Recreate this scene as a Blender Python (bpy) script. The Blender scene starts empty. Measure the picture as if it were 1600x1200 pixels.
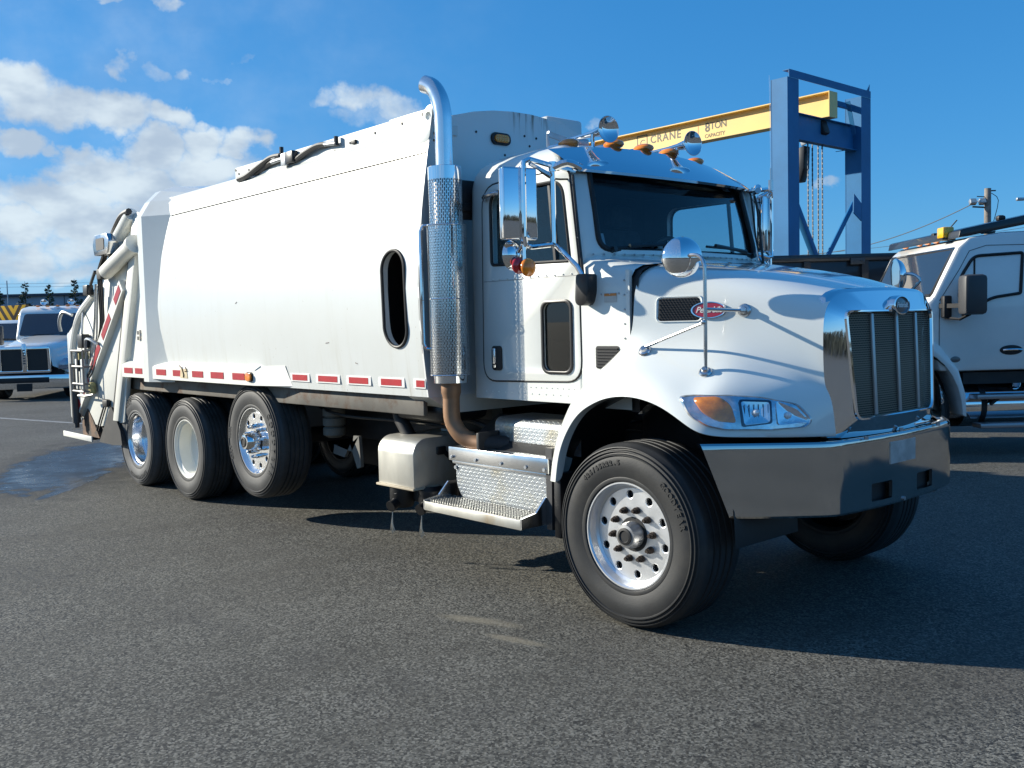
import bpy, bmesh, math, random
from mathutils import Vector, Matrix
from mathutils.bvhtree import BVHTree
random.seed(7)
S = bpy.context.scene
COL = S.collection
R = math.radians
V = Vector

# ------------------------------------------------------------------ camera
cam = bpy.data.cameras.new('camera')
cam.sensor_width = 36.0
cam.lens = 33.92
cam.clip_start = 0.05
cam.clip_end = 6000
camo = bpy.data.objects.new('camera', cam)
COL.objects.link(camo)
yaw, pitch, roll = R(138.4639), R(-3.6244), R(-1.4229)
f = V((math.cos(yaw) * math.cos(pitch), math.sin(yaw) * math.cos(pitch), math.sin(pitch)))
r0 = f.cross(V((0, 0, 1))).normalized()
u0 = r0.cross(f)
rr = r0 * math.cos(roll) + u0 * math.sin(roll)
uu = u0 * math.cos(roll) - r0 * math.sin(roll)
M = Matrix((rr, uu, -f)).transposed().to_4x4()
M.translation = V((3.5773, -5.2127, 1.7272))
camo.matrix_world = M
S.camera = camo

# ------------------------------------------------------------------ light
SUN_AZ, SUN_EL = 213.0, 22.0          # direction TOWARDS the sun, ccw from +X
sd = V((math.cos(R(SUN_AZ)) * math.cos(R(SUN_EL)), math.sin(R(SUN_AZ)) * math.cos(R(SUN_EL)), math.sin(R(SUN_EL))))
sun = bpy.data.lights.new('sun', 'SUN')
sun.energy = 5.0
sun.angle = R(0.53)
sun.color = (1.0, 0.945, 0.82)
suno = bpy.data.objects.new('sun', sun)
COL.objects.link(suno)
suno.rotation_euler = (-sd).to_track_quat('-Z', 'Y').to_euler()
suno.location = sd * 60
S.view_settings.view_transform = 'Standard'
S.view_settings.look = 'None'
S.view_settings.exposure = 0.6
S.view_settings.gamma = 1.0
S.view_settings.use_curve_mapping = False
S.cycles.max_bounces = 10
S.cycles.transparent_max_bounces = 16
S.cycles.caustics_reflective = False
S.cycles.caustics_refractive = False
S.cycles.sample_clamp_indirect = 6


class NT:
    """tiny node-tree writer"""
    def __init__(s, nt):
        s.nt = nt
        nt.nodes.clear()

    def n(s, t, **kw):
        x = s.nt.nodes.new(t)
        ins = kw.pop('ins', {})
        for k, v in kw.items():
            setattr(x, k, v)
        for k, v in ins.items():
            s.set(x, k, v)
        return x

    def set(s, x, k, v):
        sock = x.inputs[k]
        if hasattr(v, 'is_linked') or isinstance(v, bpy.types.NodeSocket):
            s.nt.links.new(v, sock)
        elif isinstance(v, bpy.types.Node):
            s.nt.links.new(v.outputs[0], sock)
        else:
            sock.default_value = v

    def m(s, op, a, b=0.0, c=None, clamp=False):
        x = s.n('ShaderNodeMath', operation=op, use_clamp=clamp)
        s.set(x, 0, a)
        s.set(x, 1, b)
        if c is not None:
            s.set(x, 2, c)
        return x.outputs[0]

    def vm(s, op, a, b=None, c=None):
        x = s.n('ShaderNodeVectorMath', operation=op)
        s.set(x, 0, a)
        if b is not None:
            s.set(x, 1, b)
        if c is not None:
            s.set(x, 2, c)
        return x.outputs['Value'] if op in ('LENGTH', 'DOT_PRODUCT', 'DISTANCE') else x.outputs[0]

    def noise(s, vec, scale, detail=3.0, rough=0.5, dist=0.0):
        x = s.n('ShaderNodeTexNoise')
        s.set(x, 'Vector', vec)
        x.inputs['Scale'].default_value = scale
        x.inputs['Detail'].default_value = detail
        x.inputs['Roughness'].default_value = rough
        x.inputs['Distortion'].default_value = dist
        return x.outputs[0]

    def ss(s, v, a, b, lo=0.0, hi=1.0):
        x = s.n('ShaderNodeMapRange', interpolation_type='SMOOTHSTEP')
        s.set(x, 0, v)
        for i, k in enumerate((a, b, lo, hi)):
            x.inputs[i + 1].default_value = k
        return x.outputs[0]

    def mix(s, fac, a, b):
        x = s.n('ShaderNodeMix', data_type='RGBA')
        s.set(x, 0, fac)
        s.set(x, 6, a)
        s.set(x, 7, b)
        return x.outputs[2]

    def fmix(s, fac, a, b):
        x = s.n('ShaderNodeMix', data_type='FLOAT')
        s.set(x, 0, fac)
        s.set(x, 2, a)
        s.set(x, 3, b)
        return x.outputs[0]


def c4(c):
    return (c[0], c[1], c[2], 1.0)


world = bpy.data.worlds.new('World')
S.world = world
world.use_nodes = True
w = NT(world.node_tree)
sky = w.n('ShaderNodeTexSky', sky_type='NISHITA')
sky.sun_disc = False
sky.sun_elevation = R(SUN_EL)
sky.sun_rotation = R(90 - SUN_AZ)
sky.altitude = 0
sky.air_density = 1.0
sky.dust_density = 0.0
sky.ozone_density = 7.0
sk3 = w.n('ShaderNodeSeparateColor', ins={0: sky.outputs[0]})
SG = 1.04 / (0.1 * 2 ** 0.6)            # gain that brings the clear sky to the photograph's deep blue at strength 0.1
hs = w.n('ShaderNodeCombineColor', ins={0: w.m('MULTIPLY', sk3.outputs[0], 0.060 * SG),
                                        1: w.m('MULTIPLY', w.m('POWER', sk3.outputs[1], 0.62), 0.178 * SG),
                                        2: w.m('MULTIPLY', w.m('POWER', sk3.outputs[2], 0.52), 0.31 * SG)})
tc = w.n('ShaderNodeTexCoord')
d = tc.outputs['Generated']
sx = w.n('ShaderNodeSeparateXYZ', ins={0: d})
# azimuth measured from the camera's heading, ccw, so the seam lies behind the camera
az = w.m('ARCTAN2', w.m('SUBTRACT', w.m('MULTIPLY', sx.outputs[1], math.cos(R(138))), w.m('MULTIPLY', sx.outputs[0], math.sin(R(138)))),
         w.m('ADD', w.m('MULTIPLY', sx.outputs[0], math.cos(R(138))), w.m('MULTIPLY', sx.outputs[1], math.sin(R(138)))))
el = w.m('ARCSINE', sx.outputs[2])
ae = w.n('ShaderNodeCombineXYZ', ins={0: az, 1: el}).outputs[0]
CLOUDS = [(0.4671, 0.2172, 0.0498, 0.0299, 1.0), (0.425, 0.2091, 0.0531, 0.0252, 1.0), (0.3808, 0.206, 0.0464, 0.0226, 0.95), (0.341, 0.2004, 0.0332, 0.0159, 0.9), (0.3116, 0.2004, 0.0232, 0.0093, 0.7), (0.3706, 0.2424, 0.0173, 0.0133, 0.51), (0.3479, 0.2381, 0.0186, 0.0106, 0.42), (0.3245, 0.2417, 0.0159, 0.0133, 0.51), (0.4743, 0.1796, 0.0332, 0.0159, 0.9), (0.4483, 0.1738, 0.0159, 0.008, 0.6), (0.4217, 0.1666, 0.0232, 0.0159, 0.8), (0.4057, 0.1545, 0.0597, 0.0265, 1.0), (0.3539, 0.1723, 0.0531, 0.0265, 1.0), (0.3064, 0.1857, 0.0398, 0.0199, 1.0), (0.2674, 0.1808, 0.0299, 0.0199, 0.9), (0.3016, 0.1589, 0.0597, 0.0265, 1.0), (0.4397, 0.1312, 0.073, 0.0265, 1.0), (0.3612, 0.1394, 0.0796, 0.0332, 1.0), (0.4678, 0.1044, 0.0531, 0.0265, 0.95), (0.4081, 0.1056, 0.0863, 0.0299, 0.95), (0.4747, 0.0724, 0.0531, 0.0265, 0.8), (0.4324, 0.0608, 0.0464, 0.0199, 0.7), (0.4091, 0.0848, 0.0796, 0.0265, 0.8), (0.1815, 0.2288, 0.0265, 0.0146, 0.56), (0.153, 0.2279, 0.0332, 0.0212, 0.68), (0.1245, 0.219, 0.0332, 0.0199, 0.64), (0.1504, 0.2098, 0.0464, 0.0159, 0.4), (0.3927, 0.3033, 0.0398, 0.0066, 0.59), (0.3349, 0.3037, 0.0199, 0.0119, 0.64), (-0.3105, 0.1251, 0.0173, 0.0093, 0.55), (-0.0832, 0.1963, 0.0146, 0.0066, 0.42), (0.2673, 0.2535, 0.0146, 0.0066, 0.3), (0.2922, 0.2363, 0.0133, 0.0053, 0.3)]  # cloud centres and radii converted from image pixels to azimuth and elevation
dn1 = w.noise(ae, 9.0, 5.0, 0.6)
warp = w.n('ShaderNodeTexNoise', ins={'Vector': ae, 'Scale': 14.0, 'Detail': 5.0, 'Roughness': 0.6})
wv = w.vm('MULTIPLY_ADD', w.vm('SUBTRACT', warp.outputs['Color'], (0.5, 0.5, 0.5)), (0.095, 0.07, 0.0), ae)
mx = None
for (a, e, ra, re, k) in CLOUDS:
    q = w.vm('LENGTH', w.vm('MULTIPLY_ADD', wv, (1 / ra, 1 / re, 0), (-a / ra, -e / re, 0)))
    q = w.ss(q, 0.25, 1.15, k, 0.0)
    mx = q if mx is None else w.m('MAXIMUM', mx, q)
# broken cloud elsewhere in the sky, thicker low down towards the sunny left
gen = w.m('MULTIPLY', w.ss(w.noise(w.vm('MULTIPLY', ae, (1.0, 2.2, 0)), 3.0, 6.0, 0.6), 0.5, 0.72), w.m('MULTIPLY', w.m('MULTIPLY', w.ss(az, 0.48, 0.9), w.ss(az, 2.9, 2.2)), w.ss(el, 0.75, 0.3)))
mx = w.m('MAXIMUM', mx, w.m('MULTIPLY', gen, 0.9))
fine = w.noise(ae, 38.0, 6.0, 0.62)
dens = w.m('ADD', mx, w.m('MULTIPLY', w.m('SUBTRACT', fine, 0.5), 0.75))
dens = w.m('MULTIPLY', w.ss(dens, 0.07, 0.90), w.ss(mx, 0.02, 0.24))
veil = w.m('MULTIPLY', w.ss(az, -0.15, 0.7), w.m('ADD', 0.07, w.m('MULTIPLY', w.ss(dn1, 0.3, 0.75), 0.28)))
dens = w.m('MAXIMUM', dens, veil)
shade = w.ss(w.noise(w.vm('MULTIPLY', ae, (1.0, 1.7, 0)), 12.0, 4.0, 0.55), 0.38, 0.66)
ccol = w.mix(shade, c4((0.46 * SG, 0.56 * SG, 0.68 * SG)), c4((0.74 * SG, 0.84 * SG, 0.90 * SG)))
final = w.mix(w.m('MULTIPLY', dens, 0.93), hs.outputs[0], ccol)
bg = w.n('ShaderNodeBackground', ins={'Color': final, 'Strength': 0.1})
out = w.n('ShaderNodeOutputWorld', ins={0: bg.outputs[0]})
world.cycles.sampling_method = 'AUTOMATIC'

# ------------------------------------------------------------------ materials
MATS = {}


def mat(name, col, rough=0.5, metal=0.0, coat=0.0, var=0.0, vscale=3.0, bump=0.0, bscale=40.0, dirt=None, dscale=2.0, dthr=(0.5, 0.75),
        spec=0.5, emit=None, rvar=0.0, alpha=None, stretch=None):
    if name in MATS:
        return MATS[name]
    m = bpy.data.materials.new(name)
    m.use_nodes = True
    t = NT(m.node_tree)
    tcn = t.n('ShaderNodeTexCoord')
    p = tcn.outputs['Object']
    if stretch:
        p = t.vm('MULTIPLY', p, stretch)
    b = t.n('ShaderNodeBsdfPrincipled')
    colr = c4(col)
    if var:
        nz = t.noise(p, vscale, 5.0, 0.6)
        colr = t.mix(t.ss(nz, 0.3, 0.7), c4([x * (1 - var) for x in col]), c4([min(1, x * (1 + var * 0.6)) for x in col]))
    if dirt:
        nz = t.noise(p, dscale, 6.0, 0.65)
        colr = t.mix(t.ss(nz, *dthr), colr, c4(dirt))
    t.set(b, 'Base Color', colr)
    rg = rough
    if rvar:
        rg = t.m('ADD', t.m('MULTIPLY', t.m('SUBTRACT', t.noise(p, vscale * 2.3, 4.0), 0.5), rvar * 2), rough, clamp=True)
    t.set(b, 'Roughness', rg)
    b.inputs['Metallic'].default_value = metal
    b.inputs['Coat Weight'].default_value = coat
    b.inputs['Coat Roughness'].default_value = 0.06
    b.inputs['Specular IOR Level'].default_value = spec
    if emit:
        b.inputs['Emission Color'].default_value = c4(emit[0])
        b.inputs['Emission Strength'].default_value = emit[1]
    if bump:
        bn = t.n('ShaderNodeBump', ins={'Height': t.noise(p, bscale, 4.0), 'Strength': bump, 'Distance': 0.01})
        t.set(b, 'Normal', bn.outputs[0])
    t.n('ShaderNodeOutputMaterial', ins={0: b.outputs[0]})
    MATS[name] = m
    return m


WHITE = mat('white_paint', (0.785, 0.795, 0.745), 0.32, coat=0.6, var=0.05, vscale=0.9, dirt=(0.66, 0.64, 0.58), dscale=1.1, dthr=(0.58, 0.9))
BODYW = mat('body_white_paint', (0.655, 0.675, 0.655), 0.36, coat=0.35, var=0.06, vscale=0.6, dirt=(0.57, 0.57, 0.52), dscale=0.8, dthr=(0.5, 0.95), bump=0.06, bscale=1.2)
def bodywhite():
    m = bpy.data.materials.new('streaked_body_paint')
    m.use_nodes = True
    t = NT(m.node_tree)
    p = t.n('ShaderNodeTexCoord').outputs['Object']
    s = t.n('ShaderNodeSeparateXYZ', ins={0: p})
    st = t.noise(t.vm('MULTIPLY', p, (7.0, 1.0, 0.55)), 1.0, 6.0, 0.68)
    st2 = t.noise(t.vm('MULTIPLY', p, (22.0, 1.0, 0.9)), 1.0, 5.0, 0.6)
    big = t.noise(p, 0.7, 5.0, 0.6)
    low = t.ss(s.outputs[2], 1.75, 1.24)
    col = t.mix(t.ss(big, 0.35, 0.7), c4((0.665, 0.685, 0.665)), c4((0.625, 0.64, 0.61)))
    col = t.mix(t.m('MULTIPLY', t.ss(st, 0.5, 0.78), t.m('ADD', 0.18, t.m('MULTIPLY', low, 0.5))), col, c4((0.47, 0.44, 0.35)))
    col = t.mix(t.m('MULTIPLY', t.ss(st2, 0.60, 0.78), t.m('MULTIPLY', low, 0.5)), col, c4((0.30, 0.25, 0.17)))
    sp = t.noise(p, 26.0, 3.0, 0.5)
    col = t.mix(t.m('MULTIPLY', t.ss(sp, 0.70, 0.76), 0.5), col, c4((0.36, 0.32, 0.25)))
    dent = t.m('ADD', t.noise(p, 1.1, 2.0, 0.4), t.m('MULTIPLY', t.noise(t.vm('MULTIPLY', p, (3.0, 1.0, 0.6)), 1.0, 2.0, 0.4), 0.4))
    bn = t.n('ShaderNodeBump', ins={'Height': dent, 'Strength': 0.22, 'Distance': 0.02})
    b = t.n('ShaderNodeBsdfPrincipled', ins={'Base Color': col, 'Roughness': t.fmix(big, 0.28, 0.46), 'Normal': bn.outputs[0], 'Coat Weight': 0.3, 'Coat Roughness': 0.12})
    t.n('ShaderNodeOutputMaterial', ins={0: b.outputs[0]})
    return m


BODYW = bodywhite()
WORNW = mat('worn_white_paint', (0.78, 0.77, 0.70), 0.5, coat=0.1, var=0.08, vscale=2.0, dirt=(0.42, 0.29, 0.17), dscale=3.4, dthr=(0.62, 0.82))
HOODW = mat('hood_white_paint', (0.81, 0.825, 0.775), 0.22, coat=1.0, var=0.03, vscale=1.0)
CHROME = mat('chrome', (0.86, 0.87, 0.88), 0.045, 1.0, rvar=0.03, vscale=2.0)
BUMPC = mat('bumper_chrome', (0.60, 0.59, 0.57), 0.07, 1.0, rvar=0.05, vscale=1.3, bump=0.12, bscale=1.8, var=0.06)
WHEELAL = mat('wheel_aluminium', (0.86, 0.87, 0.88), 0.34, 0.85, var=0.06, vscale=6, rvar=0.08)
TREAD = mat('worn_tread_steel', (0.20, 0.20, 0.20), 0.5, 0.6, var=0.25, vscale=9)
NUT = mat('rusty_wheel_nut', (0.045, 0.03, 0.022), 0.6, 0.3, var=0.4, vscale=30)
ALU = mat('polished_aluminium', (0.84, 0.85, 0.86), 0.2, 1.0, rvar=0.1, vscale=4.0, var=0.06)
HUBST = mat('dull_hub_steel', (0.34, 0.34, 0.34), 0.42, 0.8, var=0.2, vscale=14)
TOOTH = mat('worn_step_teeth', (0.36, 0.36, 0.34), 0.45, 0.8)
STEEL = mat('stainless_steel', (0.6, 0.6, 0.6), 0.2, 1.0, rvar=0.1, vscale=5.0)
TANKAL = mat('dull_aluminium', (0.66, 0.64, 0.57), 0.42, 0.75, var=0.15, vscale=3.0, dirt=(0.55, 0.42, 0.25), dscale=2.2, dthr=(0.52, 0.8), rvar=0.15, stretch=(1, 1, 0.5))
RUBBER = mat('tyre_rubber', (0.026, 0.027, 0.028), 0.55, var=0.22, vscale=5.0, bump=0.06, bscale=120, dirt=(0.05, 0.047, 0.042), dscale=3.0, dthr=(0.45, 0.8), spec=0.4)
RUBBER2 = mat('greyed_tyre_rubber', (0.050, 0.050, 0.050), 0.6, var=0.25, vscale=4.0, bump=0.06, bscale=120, dirt=(0.085, 0.08, 0.072), dscale=2.5, dthr=(0.45, 0.8), spec=0.4)
TYRED = mat('dusty_tyre_rubber', (0.085, 0.086, 0.087), 0.6, var=0.2, vscale=5.0, bump=0.06, bscale=120, spec=0.4)
LETTER2 = mat('moulded_rubber_lettering', (0.016, 0.016, 0.016), 0.6)
LETTER = mat('tyre_lettering', (0.03, 0.03, 0.03), 0.5)
BLACK = mat('black_plastic', (0.012, 0.012, 0.013), 0.38, var=0.2, vscale=6)
GASK = mat('black_gasket', (0.01, 0.01, 0.011), 0.55)
CHASS = mat('black_chassis', (0.014, 0.014, 0.015), 0.6, var=0.4, vscale=4, dirt=(0.05, 0.042, 0.035), dscale=3, dthr=(0.5, 0.8))
RUST = mat('rusty_steel', (0.16, 0.085, 0.045), 0.75, var=0.4, vscale=8, dirt=(0.03, 0.025, 0.02), dscale=5, dthr=(0.45, 0.65))
COPPER = mat('heat_browned_steel', (0.30, 0.17, 0.095), 0.55, 0.35, var=0.2, vscale=6, rvar=0.1)
HOSE = mat('black_hose', (0.02, 0.02, 0.02), 0.5)
AMBER = mat('amber_lens', (0.95, 0.26, 0.012), 0.18, coat=0.8, var=0.25, vscale=26)
REDL = mat('red_lens', (0.45, 0.015, 0.02), 0.15, coat=0.8)
REDT = mat('red_reflective_tape', (0.42, 0.008, 0.014), 0.35, var=0.1, vscale=9)
WHT = mat('white_reflective_tape', (0.82, 0.80, 0.76), 0.4, var=0.05)
DARKIN = mat('cab_interior', (0.018, 0.02, 0.024), 0.7, var=0.2)
SEAT = mat('seat_cloth', (0.05, 0.055, 0.065), 0.85, var=0.3, vscale=12)
STICK = mat('pale_sticker', (0.62, 0.60, 0.55), 0.5, var=0.1, vscale=20)
ORNG = mat('orange_print', (0.7, 0.25, 0.06), 0.5)
DKTXT = mat('dark_print', (0.03, 0.03, 0.03), 0.5)
BADGER = mat('red_enamel', (0.36, 0.01, 0.025), 0.2, coat=1)
BADGEG = mat('grey_enamel', (0.12, 0.11, 0.105), 0.3, coat=0.6)
ROPE = mat('frayed_rope', (0.55, 0.5, 0.4), 0.9)
BLUEP = mat('blue_crane_paint', (0.028, 0.165, 0.36), 0.5, spec=0.25, var=0.12, vscale=1.2, dirt=(0.03, 0.12, 0.24), dscale=1.6, dthr=(0.55, 0.85))
YELP = mat('yellow_crane_paint', (0.82, 0.56, 0.16), 0.45, coat=0.2, var=0.06, vscale=1.0)
BLKP = mat('black_truck_paint', (0.012, 0.014, 0.018), 0.35, coat=0.4, var=0.3, vscale=2)
GREYW = mat('pale_truck_paint', (0.83, 0.83, 0.79), 0.3, coat=0.8, var=0.03)
GREYP = mat('grey_mirror_plastic', (0.05, 0.05, 0.052), 0.5, var=0.1)
WOOD = mat('weathered_pole_wood', (0.25, 0.22, 0.19), 0.85, var=0.3, vscale=6, bump=0.3, bscale=20)
GALV = mat('galvanised_steel', (0.42, 0.44, 0.46), 0.4, 0.8, var=0.15, vscale=5)
LENSW = mat('clear_lamp_inside', (0.75, 0.76, 0.78), 0.12, 0.9, var=0.3, vscale=14)


def glassmat(name, tint, refl=0.06, rough=0.0):
    m = bpy.data.materials.new(name)
    m.use_nodes = True
    t = NT(m.node_tree)
    tr = t.n('ShaderNodeBsdfTransparent', ins={'Color': c4(tint)})
    gl = t.n('ShaderNodeBsdfGlossy', ins={'Color': c4((1, 1, 1)), 'Roughness': rough})
    ge = t.n('ShaderNodeNewGeometry')
    cs = t.m('ABSOLUTE', t.vm('DOT_PRODUCT', ge.outputs['Normal'], ge.outputs['Incoming']))
    fac = t.m('ADD', t.m('MULTIPLY', t.m('POWER', t.m('SUBTRACT', 1.0, cs, clamp=True), 5.0), 0.95), refl, clamp=True)
    mx_ = t.n('ShaderNodeMixShader', ins={0: fac, 1: tr.outputs[0], 2: gl.outputs[0]})
    t.n('ShaderNodeOutputMaterial', ins={0: mx_.outputs[0]})
    MATS[name] = m
    return m


GLASS = glassmat('window_glass', (0.74, 0.83, 0.86), 0.045)
GLASSN = glassmat('deep_blue_windscreen', (0.10, 0.14, 0.19), 0.05)
GLASSD = glassmat('dark_tinted_glass', (0.22, 0.28, 0.28))
LENS = glassmat('headlamp_lens', (0.93, 0.95, 0.97), 0.08)


def perfmat(name, pitch_w, pitch_h, hole=0.55, metal=(0.75, 0.75, 0.75), rough=0.16):
    """perforated sheet: staggered slots cut through by UV (metres)"""
    m = bpy.data.materials.new(name)
    m.use_nodes = True
    t = NT(m.node_tree)
    uv = t.n('ShaderNodeUVMap')
    s = t.n('ShaderNodeSeparateXYZ', ins={0: uv.outputs[0]})
    u_ = t.m('DIVIDE', s.outputs[0], pitch_w)
    row = t.m('FLOOR', u_)
    vv = t.m('ADD', t.m('DIVIDE', s.outputs[1], pitch_h), t.m('MULTIPLY', row, 0.5))
    fu = t.m('ABSOLUTE', t.m('SUBTRACT', t.m('FRACT', u_), 0.5))
    fv = t.m('ABSOLUTE', t.m('SUBTRACT', t.m('FRACT', vv), 0.5))
    hole_ = t.m('MULTIPLY', t.m('LESS_THAN', fu, hole * 0.5), t.m('LESS_THAN', fv, 0.38))
    b = t.n('ShaderNodeBsdfPrincipled', ins={'Base Color': c4(metal), 'Metallic': 1.0, 'Roughness': rough})
    tr = t.n('ShaderNodeBsdfTransparent')
    mx_ = t.n('ShaderNodeMixShader', ins={0: hole_, 1: b.outputs[0], 2: tr.outputs[0]})
    t.n('ShaderNodeOutputMaterial', ins={0: mx_.outputs[0]})
    MATS[name] = m
    return m


PERF = perfmat('perforated_chrome', 0.0125, 0.036)
MESHP = perfmat('perforated_grille', 0.0125, 0.022, 0.72, (0.16, 0.14, 0.115), 0.4)


def diamond():
    m = bpy.data.materials.new('diamond_plate')
    m.use_nodes = True
    t = NT(m.node_tree)
    p = t.n('ShaderNodeTexCoord').outputs['Object']
    s = t.n('ShaderNodeSeparateXYZ', ins={0: p})
    a = t.m('ADD', s.outputs[0], t.m('MULTIPLY', s.outputs[1], 0.7))
    z = t.m('ADD', s.outputs[2], t.m('MULTIPLY', s.outputs[1], 0.7))
    k = 1 / 0.024
    ga, gz = t.m('MULTIPLY', a, k), t.m('MULTIPLY', z, k)
    chk = t.m('MODULO', t.m('ABSOLUTE', t.m('ADD', t.m('FLOOR', ga), t.m('FLOOR', gz))), 2.0)
    fa, fz = t.m('SUBTRACT', t.m('FRACT', ga), 0.5), t.m('SUBTRACT', t.m('FRACT', gz), 0.5)
    d1 = t.m('ADD', t.m('ABSOLUTE', t.m('ADD', fa, fz)), t.m('MULTIPLY', t.m('ABSOLUTE', t.m('SUBTRACT', fa, fz)), 0.28))
    d2 = t.m('ADD', t.m('ABSOLUTE', t.m('SUBTRACT', fa, fz)), t.m('MULTIPLY', t.m('ABSOLUTE', t.m('ADD', fa, fz)), 0.28))
    dd = t.fmix(t.m('GREATER_THAN', chk, 0.5), d1, d2)
    h = t.ss(dd, 0.3, 0.12)
    bn = t.n('ShaderNodeBump', ins={'Height': h, 'Strength': 0.8, 'Distance': 0.003})
    nz = t.noise(p, 5.0, 5.0)
    colr = t.mix(t.ss(nz, 0.45, 0.75), c4((0.50, 0.53, 0.55)), c4((0.45, 0.42, 0.34)))
    b = t.n('ShaderNodeBsdfPrincipled', ins={'Base Color': colr, 'Metallic': 0.9, 'Roughness': 0.36, 'Normal': bn.outputs[0]})
    t.n('ShaderNodeOutputMaterial', ins={0: b.outputs[0]})
    return m


DIAM = diamond()


def asphalt():
    m = bpy.data.materials.new('asphalt')
    m.use_nodes = True
    t = NT(m.node_tree)
    p = t.n('ShaderNodeTexCoord').outputs['Object']
    s = t.n('ShaderNodeSeparateXYZ', ins={0: p})
    n1 = t.noise(p, 0.35, 5.0, 0.6)
    n2 = t.noise(p, 2.3, 6.0, 0.65)
    n3 = t.noise(p, 42.0, 4.0, 0.7)
    vor = t.n('ShaderNodeTexVoronoi', ins={'Vector': p, 'Scale': 98.0})
    vor2 = t.n('ShaderNodeTexVoronoi', ins={'Vector': p, 'Scale': 2.6})
    n5 = t.noise(t.vm('MULTIPLY', p, (1.0, 0.35, 1.0)), 0.9, 6.0, 0.7)
    n6 = t.noise(p, 9.0, 5.0, 0.6)
    stone = t.n('ShaderNodeSeparateColor', ins={0: vor.outputs['Color']}).outputs[0]
    base = t.mix(t.ss(n1, 0.3, 0.7), c4((0.082, 0.079, 0.067)), c4((0.110, 0.106, 0.090)))
    base = t.mix(t.m('MULTIPLY', t.ss(n2, 0.45, 0.75), 0.55), base, c4((0.105, 0.100, 0.090)))
    base = t.mix(t.m('MULTIPLY', t.ss(stone, 0.50, 1.0), 0.78), base, c4((0.25, 0.24, 0.205)))
    base = t.mix(t.m('MULTIPLY', t.ss(stone, 0.46, 0.05), 0.82), base, c4((0.014, 0.014, 0.013)))
    base = t.mix(t.m('MULTIPLY', t.ss(n5, 0.42, 0.68), 0.42), base, c4((0.055, 0.050, 0.041)))
    base = t.mix(t.m('MULTIPLY', t.ss(n6, 0.5, 0.8), 0.35), base, c4((0.10, 0.092, 0.078)))
    drip = t.m('ADD', vor2.outputs['Distance'], t.m('MULTIPLY', t.m('SUBTRACT', n6, 0.5), 0.25))
    base = t.mix(t.m('MULTIPLY', t.ss(drip, 0.10, 0.03), 0.55), base, c4((0.022, 0.021, 0.020)))
    # faint tyre-rub arcs
    rad = t.vm('DISTANCE', p, (2.0, -26.0, 0.0))
    rad = t.m('ADD', rad, t.m('MULTIPLY', n2, 0.25))
    arc = t.m('MAXIMUM', t.ss(t.m('ABSOLUTE', t.m('SUBTRACT', rad, 23.6)), 0.20, 0.05), t.ss(t.m('ABSOLUTE', t.m('SUBTRACT', rad, 21.6)), 0.18, 0.05))
    base = t.mix(t.m('MULTIPLY', arc, t.m('MULTIPLY', t.ss(n2, 0.35, 0.75), 0.3)), base, c4((0.04, 0.039, 0.037)))

    def blob(c, rx, ry, ang, amp=0.35):
        q = t.vm('SUBTRACT', p, (c[0], c[1], 0))
        rot_ = t.n('ShaderNodeVectorRotate', rotation_type='Z_AXIS', ins={'Vector': q, 'Angle': R(ang)})
        ln = t.vm('LENGTH', t.vm('MULTIPLY', rot_.outputs[0], (1 / rx, 1 / ry, 0)))
        return t.m('ADD', ln, t.m('MULTIPLY', t.m('SUBTRACT', t.noise(p, 3.5, 5.0, 0.65), 0.5), amp * 4))

    pale = t.m('MAXIMUM', t.ss(blob((-0.72, -1.72), 0.33, 0.07, -20), 1.1, 0.2), t.ss(blob((-0.30, -1.80), 0.28, 0.05, -15), 1.1, 0.3))
    pale = t.m('MAXIMUM', pale, t.ss(blob((1.75, 1.35), 0.36, 0.035, 28), 1.1, 0.3))
    pale = t.m('MAXIMUM', pale, t.ss(blob((-2.25, -4.1), 0.10, 0.05, 10), 1.1, 0.3))
    base = t.mix(t.m('MULTIPLY', pale, 0.6), base, c4((0.26, 0.23, 0.17)))
    wet = t.m('MAXIMUM', t.ss(blob((-9.9, -1.15), 2.6, 0.75, 28, 0.3), 1.05, 0.8), t.ss(blob((-7.9, -1.75), 1.1, 0.10, 40, 0.3), 1.0, 0.7))
    damp = t.ss(blob((-9.9, -1.15), 3.3, 1.15, 28, 0.35), 1.15, 0.7)
    base = t.mix(t.m('MULTIPLY', damp, 0.55), base, c4((0.03, 0.029, 0.027)))
    base = t.mix(wet, base, c4((0.022, 0.022, 0.023)))
    rough_ = t.fmix(wet, t.fmix(stone, 0.65, 0.92), t.fmix(t.ss(n2, 0.35, 0.65), 0.42, 0.2))
    ht = t.m('ADD', t.m('MULTIPLY', n3, 0.5), t.m('MULTIPLY', stone, 0.6))
    bn = t.n('ShaderNodeBump', ins={'Height': ht, 'Strength': t.fmix(wet, 1.0, 0.03), 'Distance': 0.008})
    b = t.n('ShaderNodeBsdfPrincipled', ins={'Base Color': base, 'Roughness': rough_, 'Normal': bn.outputs[0], 'Specular IOR Level': 0.35})
    t.n('ShaderNodeOutputMaterial', ins={0: b.outputs[0]})
    return m


ASPH = asphalt()

# ------------------------------------------------------------------ mesh helpers


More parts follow.
